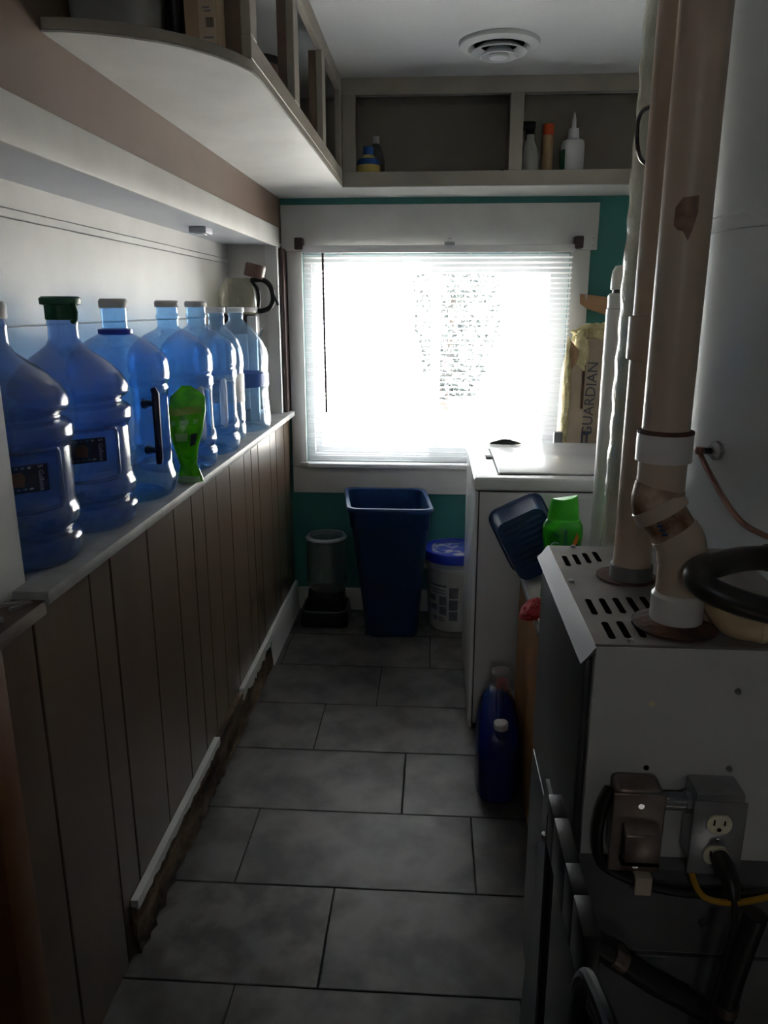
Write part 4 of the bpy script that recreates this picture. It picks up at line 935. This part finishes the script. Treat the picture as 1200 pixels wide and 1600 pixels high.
obj('riser', MB().cyl((ux, uy, FT + .27), (ux, uy, ZC), .0335, n=40), 'pvc', t)
# stain patch on riser, curved to the pipe
mb = MB(); outl_ = [(-.42, .002), (-.40, .024), (-.15, .036), (.42, .038), (.44, .018), (.30, -.004), (.16, -.018), (-.05, -.006), (-.25, -.004)]
ca = math.atan2(-uy, -ux) - .02
mb.add([(ux + .0349 * math.cos(ca + a), uy + .0349 * math.sin(ca + a), 1.573 + z) for a, z in outl_] + [(ux + .0349 * math.cos(ca), uy + .0349 * math.sin(ca), 1.583)], [(i, (i + 1) % 9, 9) for i in range(9)])
obj('stain', mb, 'stain_brown', t)
for k in range(4):
    q = e2.lerp(e3, .34 + .10 * k) + Vector((-.021, -.0270, 0))
    obj('faded_print', MB().add([q + Vector((dx, -.0012 - .55 * dx, dz)) for dx, dz in ((-.002, -.002), (.005, -.002), (.006, .0025), (-.001, .002))], [(0, 1, 2, 3)]), 'tub_blue', t)
# capped white pipe and wrapped roll
wx, wy = .530, 2.30
t = thing('capped_white_pipe', 'smooth white standing pipe with stacked round caps near the washer', 'pipe', (wx, wy, 0))
obj('pipe', MB().cyl((wx, wy, 0), (wx, wy, 1.465), .043, n=32), 'pvc_white', t)
pipe_on('collar', 'pvc_white', t, [(.030, 1.465), (.041, 1.467), (.041, 1.502), (.036, 1.508), (0, 1.508)], (wx, wy, 0))
pipe_on('neck', 'dark_brown', t, [(.030, 1.50), (.030, 1.522)], (wx, wy, 0))
pipe_on('cap', 'pvc_white', t, [(0, 1.518), (.035, 1.518), (.036, 1.53), (.033, 1.568), (.026, 1.582), (0, 1.586)], (wx, wy, 0))
t = thing('wrapped_roll', 'tall roll in shiny clear wrapping standing behind the beige pipes', 'roll', (.500, 2.0, 0))
rp = []; rr_ = []
for i in range(160):
    f = i / 159; z = 2.30 * f; rp.append((.500 + .012 * f, 2.0 - .01 * f, z)); rr_.append(.052 + .0016 * math.sin(i * 1.1) + .001 * math.sin(i * .37))
obj('roll', MB().tube(rp, rr_, 28), 'wrap', t, ang=80)
obj('core_tube', MB().tube([(.5120, 1.99, 2.295), (.5122, 1.99, 2.32)], .020, 16), 'carton', t)
tag(obj('looped_cable', MB().tube(smooth_path([(.344, 1.369, 1.780), (.322, 1.353, 1.770), (.311, 1.336, 1.753), (.309, 1.330, 1.733), (.313, 1.335, 1.712), (.324, 1.353, 1.698), (.344, 1.369, 1.690)], 6), .0035, 8), 'black_rubber', org=(.33, 1.30, 1.68)), 'thin black cable loop on the beige intake pipe near the cabinet', 'cable')

# ------------------------------------------------------------------ water heater tank
tx_, ty_, tr_r = .935, 1.850, .318
t = thing('round_tank', 'tall grey sheet-metal round tank with seam ring behind the beige pipes', 'tank', (tx_, ty_, 0))
obj('jacket', MB().lathe([(0, .05), (tr_r, .05), (tr_r, 1.636)], (tx_, ty_, 0), 72), 'tank_grey', t)
obj('foot_ring', MB().lathe([(tr_r - .03, 0), (tr_r - .02, 0), (tr_r - .02, .055)], (tx_, ty_, 0), 48), 'rust', t)
obj('top_cap', MB().lathe([(tr_r + .001, 1.628), (tr_r + .004, 1.630), (tr_r + .004, 1.658), (tr_r - .002, 1.664), (.2, 1.676), (0, 1.68)], (tx_, ty_, 0), 72), 'tank_grey', t)
fa = math.atan2(-.109, -.30)
ff_ = Vector((tx_ + tr_r * math.cos(fa), ty_ + tr_r * math.sin(fa), 1.160))
fn_ = Vector((math.cos(fa), math.sin(fa), 0))
obj('fitting', MB().tube([ff_ - fn_ * .01, ff_ + fn_ * .010, ff_ + fn_ * .018], [.022, .022, .014], 8), 'steel_plate', t)
obj('upper_jacket', MB().lathe([(tr_r - .003, 1.664), (tr_r - .003, ZC)], (tx_, ty_, 0), 72), 'tank_grey', t)
t = thing('copper_tube', 'thin copper tube bent down from the fitting on the grey tank', 'tube', tuple(ff_))
k0 = ff_ + fn_ * .018; k1 = ff_ + fn_ * .048 + Vector((0, 0, .002))
obj('nipple', MB().tube([k0, k1], .0075, 10), 'black_rubber', t)
obj('tube', MB().tube(smooth_path([k1 + Vector((.004, 0, .003)), k1 + Vector((0, -.008, -.008)), Vector((.612, 1.62, 1.084)), Vector((.629, 1.55, 1.048)), Vector((.649, 1.51, 1.037)), Vector((.675, 1.48, 1.034)), Vector((.78, 1.45, 1.034))], 6), .0062, 10), 'copper', t)
obj('elbow', MB().lathe([(0, -.010), (.009, -.008), (.011, 0), (.009, .008), (0, .010)], tuple(k1), 12), 'copper', t)

# black hose loop and drain pipe over the furnace top
t = thing('black_hose', 'black rubber hose bent in a U over the furnace top', 'hose', (.44, 1.13, 1.02))
obj('hose', MB().tube(smooth_path([(.60, 1.02, 1.055), (.53, 1.015, 1.060), (.46, 1.012, 1.070), (.405, 1.018, 1.085), (.374, 1.034, 1.099), (.378, 1.052, 1.110), (.41, 1.068, 1.116), (.455, 1.10, 1.114), (.50, 1.12, 1.110)], 7), .0185, 20), 'black_rubber', t)
obj('clamp', MB().tube([(.497, 1.119, 1.1103), (.507, 1.122, 1.1098)], .0205, 20), 'rust', t)
t = thing('drain_pipe', 'yellowed plastic drain pipe with elbow beside the exhaust pipe', 'pipe', (.45, 1.07, FT))
obj('elbow', MB().tube(smooth_path([(.425, 1.12, FT + .045), (.428, 1.10, FT + .034), (.440, 1.075, FT + .020), (.470, 1.062, FT + .0175), (.482, 1.060, FT + .0175)], 6), .0165, 20), 'cpvc', t)
obj('pipe', MB().cyl((.480, 1.060, FT + .0175), (.62, 1.055, FT + .0175), .0145, n=20), 'cpvc', t)
obj('hub', MB().cyl((.473, 1.0602, FT + .0175), (.4825, 1.060, FT + .0175), .0175, n=20), 'cpvc', t)
obj('inlet', MB().cyl((.425, 1.122, FT + .002), (.425, 1.120, FT + .05), .0135, n=16), 'pvc_rusty', t)

# ------------------------------------------------------------------ switch, outlet, cords on the furnace side
fy = FY0
t = thing('fused_switch_box', 'worn steel fused switch box on the near side of furnace', 'switch box', (.313, fy, .745))
obj('box', B(.276, .344, fy - .045, fy, .665, .795), 'steel_box', t, bevel=.010, seg=3)
cvp = obj('cover_plate', B(.270, .346, fy - .050, fy - .0455, .657, .789), 'steel_box', t, bevel=.008, seg=3)
obj('fuse_cover', MB().prism([(fy - .050, .745), (fy - .072, .735), (fy - .074, .690), (fy - .050, .684)], 'x', .286, .338), 'steel_box', cvp, bevel=.004)
obj('fuse_gap', B(.285, .339, fy - .068, fy - .050, .6805, .6838), 'vent_dark', cvp)
for z in (.771, .669): obj('screw', MB().cyl((.310, fy - .050, z), (.310, fy - .053, z), .0045, n=10), 'chrome', cvp)
tag(obj('conduit_nipple', MB().cyl((.344, fy - .024, .762), (.388, fy - .024, .762), .013, n=20).cyl((.380, fy - .024, .762), (.388, fy - .024, .762), .017, n=8), 'steel_plate', org=(.366, fy - .024, .762)), 'short steel conduit joining switch box and outlet box', 'conduit')
t = thing('outlet_box', 'steel outlet box with ivory duplex receptacle on furnace side', 'outlet', (.43, fy, .745))
obj('box', B(.388, .458, fy - .048, fy, .672, .794), 'steel_plate', t, bevel=.004)
pt = obj('cover_plate', B(.385, .461, fy - .052, fy - .0485, .660, .782), 'steel_plate', t, bevel=.0025)
for z in (.747, .695):
    poly = []
    for k in range(24):
        a = 2 * PI * k / 24; poly.append((.4225 + .0178 * math.cos(a), z + max(-.0145, min(.0145, .0178 * math.sin(a)))))
    rc = obj('receptacle', MB().prism(poly, 'y', fy - .0555, fy - .052), 'ivory', pt)
    obj('slots', MB().box(.4135, .4160, fy - .0560, fy - .0554, z - .001, z + .008).box(.4285, .4310, fy - .0560, fy - .0554, z - .001, z + .007).cyl((.4225, fy - .0554, z - .008), (.4225, fy - .0560, z - .008), .0032, n=10), 'vent_dark', rc)
obj('screw', MB().cyl((.4225, fy - .052, .721), (.4225, fy - .0545, .721), .003, n=10), 'chrome', pt)
t = thing('power_cord', 'black power cord plugged into the lower outlet socket', 'cord', (.43, fy - .06, .69))
obj('plug', MB().tube([(.427, fy - .056, .694), (.430, fy - .075, .690), (.433, fy - .095, .678), (.434, fy - .105, .662)], [.0135, .0145, .012, .008], 14), 'black_rubber', t)
obj('cord', MB().tube(smooth_path([(.434, fy - .103, .666), (.436, fy - .112, .63), (.436, fy - .10, .56), (.428, fy - .098, .47), (.426, fy - .098, .38), (.424, fy - .098, .2), (.424, fy - .09, .006)], 6), .0045, 8), 'black_rubber', t)
t = thing('black_cable', 'black cable clipped across the furnace side below the switch box', 'cable', (.35, fy - .012, .62))
obj('cable', MB().tube(smooth_path([(.274, fy - .022, .775), (.262, fy - .026, .745), (.258, fy - .026, .700), (.265, fy - .020, .655), (.285, fy - .012, .628), (.330, fy - .010, .606), (.38, fy - .010, .594), (.44, fy - .012, .592), (.53, fy - .014, .600)], 6), .0085, 12), 'black_rubber', t)
obj('clip', B(.322, .348, fy - .022, fy + .009, .590, .622), 'carton_label', t, bevel=.002)
tag(obj('yellow_wire', MB().tube(smooth_path([(.398, fy - .022, .668), (.402, fy - .030, .640), (.412, fy - .038, .618), (.430, fy - .042, .606), (.47, fy - .042, .604), (.53, fy - .03, .61)], 6), .0048, 8), 'yellow_wire', org=(.42, fy - .03, .6)), 'yellow wire curling out below the outlet box', 'wire')
t = thing('lower_pipe', 'thick black pipe sloping across the lower furnace side', 'pipe', (.33, fy - .03, .44))
obj('pipe', MB().tube(smooth_path([(.245, fy - .03, .515), (.30, fy - .030, .480), (.36, fy - .029, .435), (.42, fy - .028, .400), (.443, fy - .028, .386)], 5), .0175, 14), 'black_rubber', t)
obj('band', MB().tube([(.292, fy - .030, .486), (.312, fy - .030, .472)], .0195, 14), 'steel_box', t)
obj('end_cap', MB().tube([(.243, fy - .03, .516), (.262, fy - .030, .504)], .0195, 14), 'steel_box', t)
t = thing('black_riser', 'thick black upright pipe at the right edge of the furnace side', 'pipe', (.44, fy - .07, .40))
obj('pipe', MB().tube(smooth_path([(.490, fy - .060, .60), (.480, fy - .058, .54), (.470, fy - .056, .46), (.466, fy - .055, .40), (.464, fy - .054, .2), (.464, fy - .054, 0)], 5), .017, 14), 'black_rubber', t)
obj('band', MB().tube([(.468, fy - .0555, .432), (.4668, fy - .0553, .415)], .019, 14), 'steel_box', t)

# ------------------------------------------------------------------ folded black chair and thin board in front of the furnace
t = thing('folded_chair', 'black folded chair standing on edge against the furnace door', 'chair', (.175, .80, 0))
for (y0, y1, z0, z1) in ((.825, .872, .848, .866), (.742, .822, .850, .868), (.690, .740, .853, .871), (.632, .688, .856, .874)):
    obj('padded_bar', B(.155, .173, y0, y1, z0 - .05, z1), 'black_plastic', t, bevel=.002)
obj('seat_edge', MB().tube(smooth_path([(.158, .64, .60), (.152, .62, .80), (.150, .59, .868), (.152, .55, .888), (.156, .50, .890), (.16, .45, .87), (.165, .42, .70)], 6), .008, 10), 'black_plastic', t)
obj('seat_panel', B(.158, .170, .45, .82, .35, .80), 'black_plastic', t, bevel=.01)
for y in (.865, .52): obj('leg', MB().tube([(.165, y, .84), (.172, y + (.02 if y > .7 else -.02), 0)], .011, 10), 'black_plastic', t)
for z in (.12, .30): obj('stretcher', MB().cyl((.170, .50, z), (.170, .885, z), .008, n=10), 'black_plastic', t)
t = thing('thin_board', 'thin pale board leaning on the furnace door behind the black chair', 'board', (.155, .98, 0))
obj('panel', MB().add([(.168, .975, 0), (.174, .975, 0), (.174, 1.14, 0), (.168, 1.14, 0), (.190, .975, .735), (.196, .975, .735), (.196, 1.10, .735), (.190, 1.10, .735)], [(3, 2, 1, 0), (4, 5, 6, 7), (0, 1, 5, 4), (1, 2, 6, 5), (2, 3, 7, 6), (3, 0, 4, 7)]), 'board_pale', t)
obj('knob', MB().lathe([(0, -.007), (.006, -.006), (.007, 0), (.006, .006), (0, .007)], (.183, 1.03, .68), 12), 'chrome', t)
obj('red_mark', B(.1855, .1885, .9735, .975, .60, .68), 'red_cloth', t)

for o in bpy.data.objects:
    if '_w' in o: del o['_w']
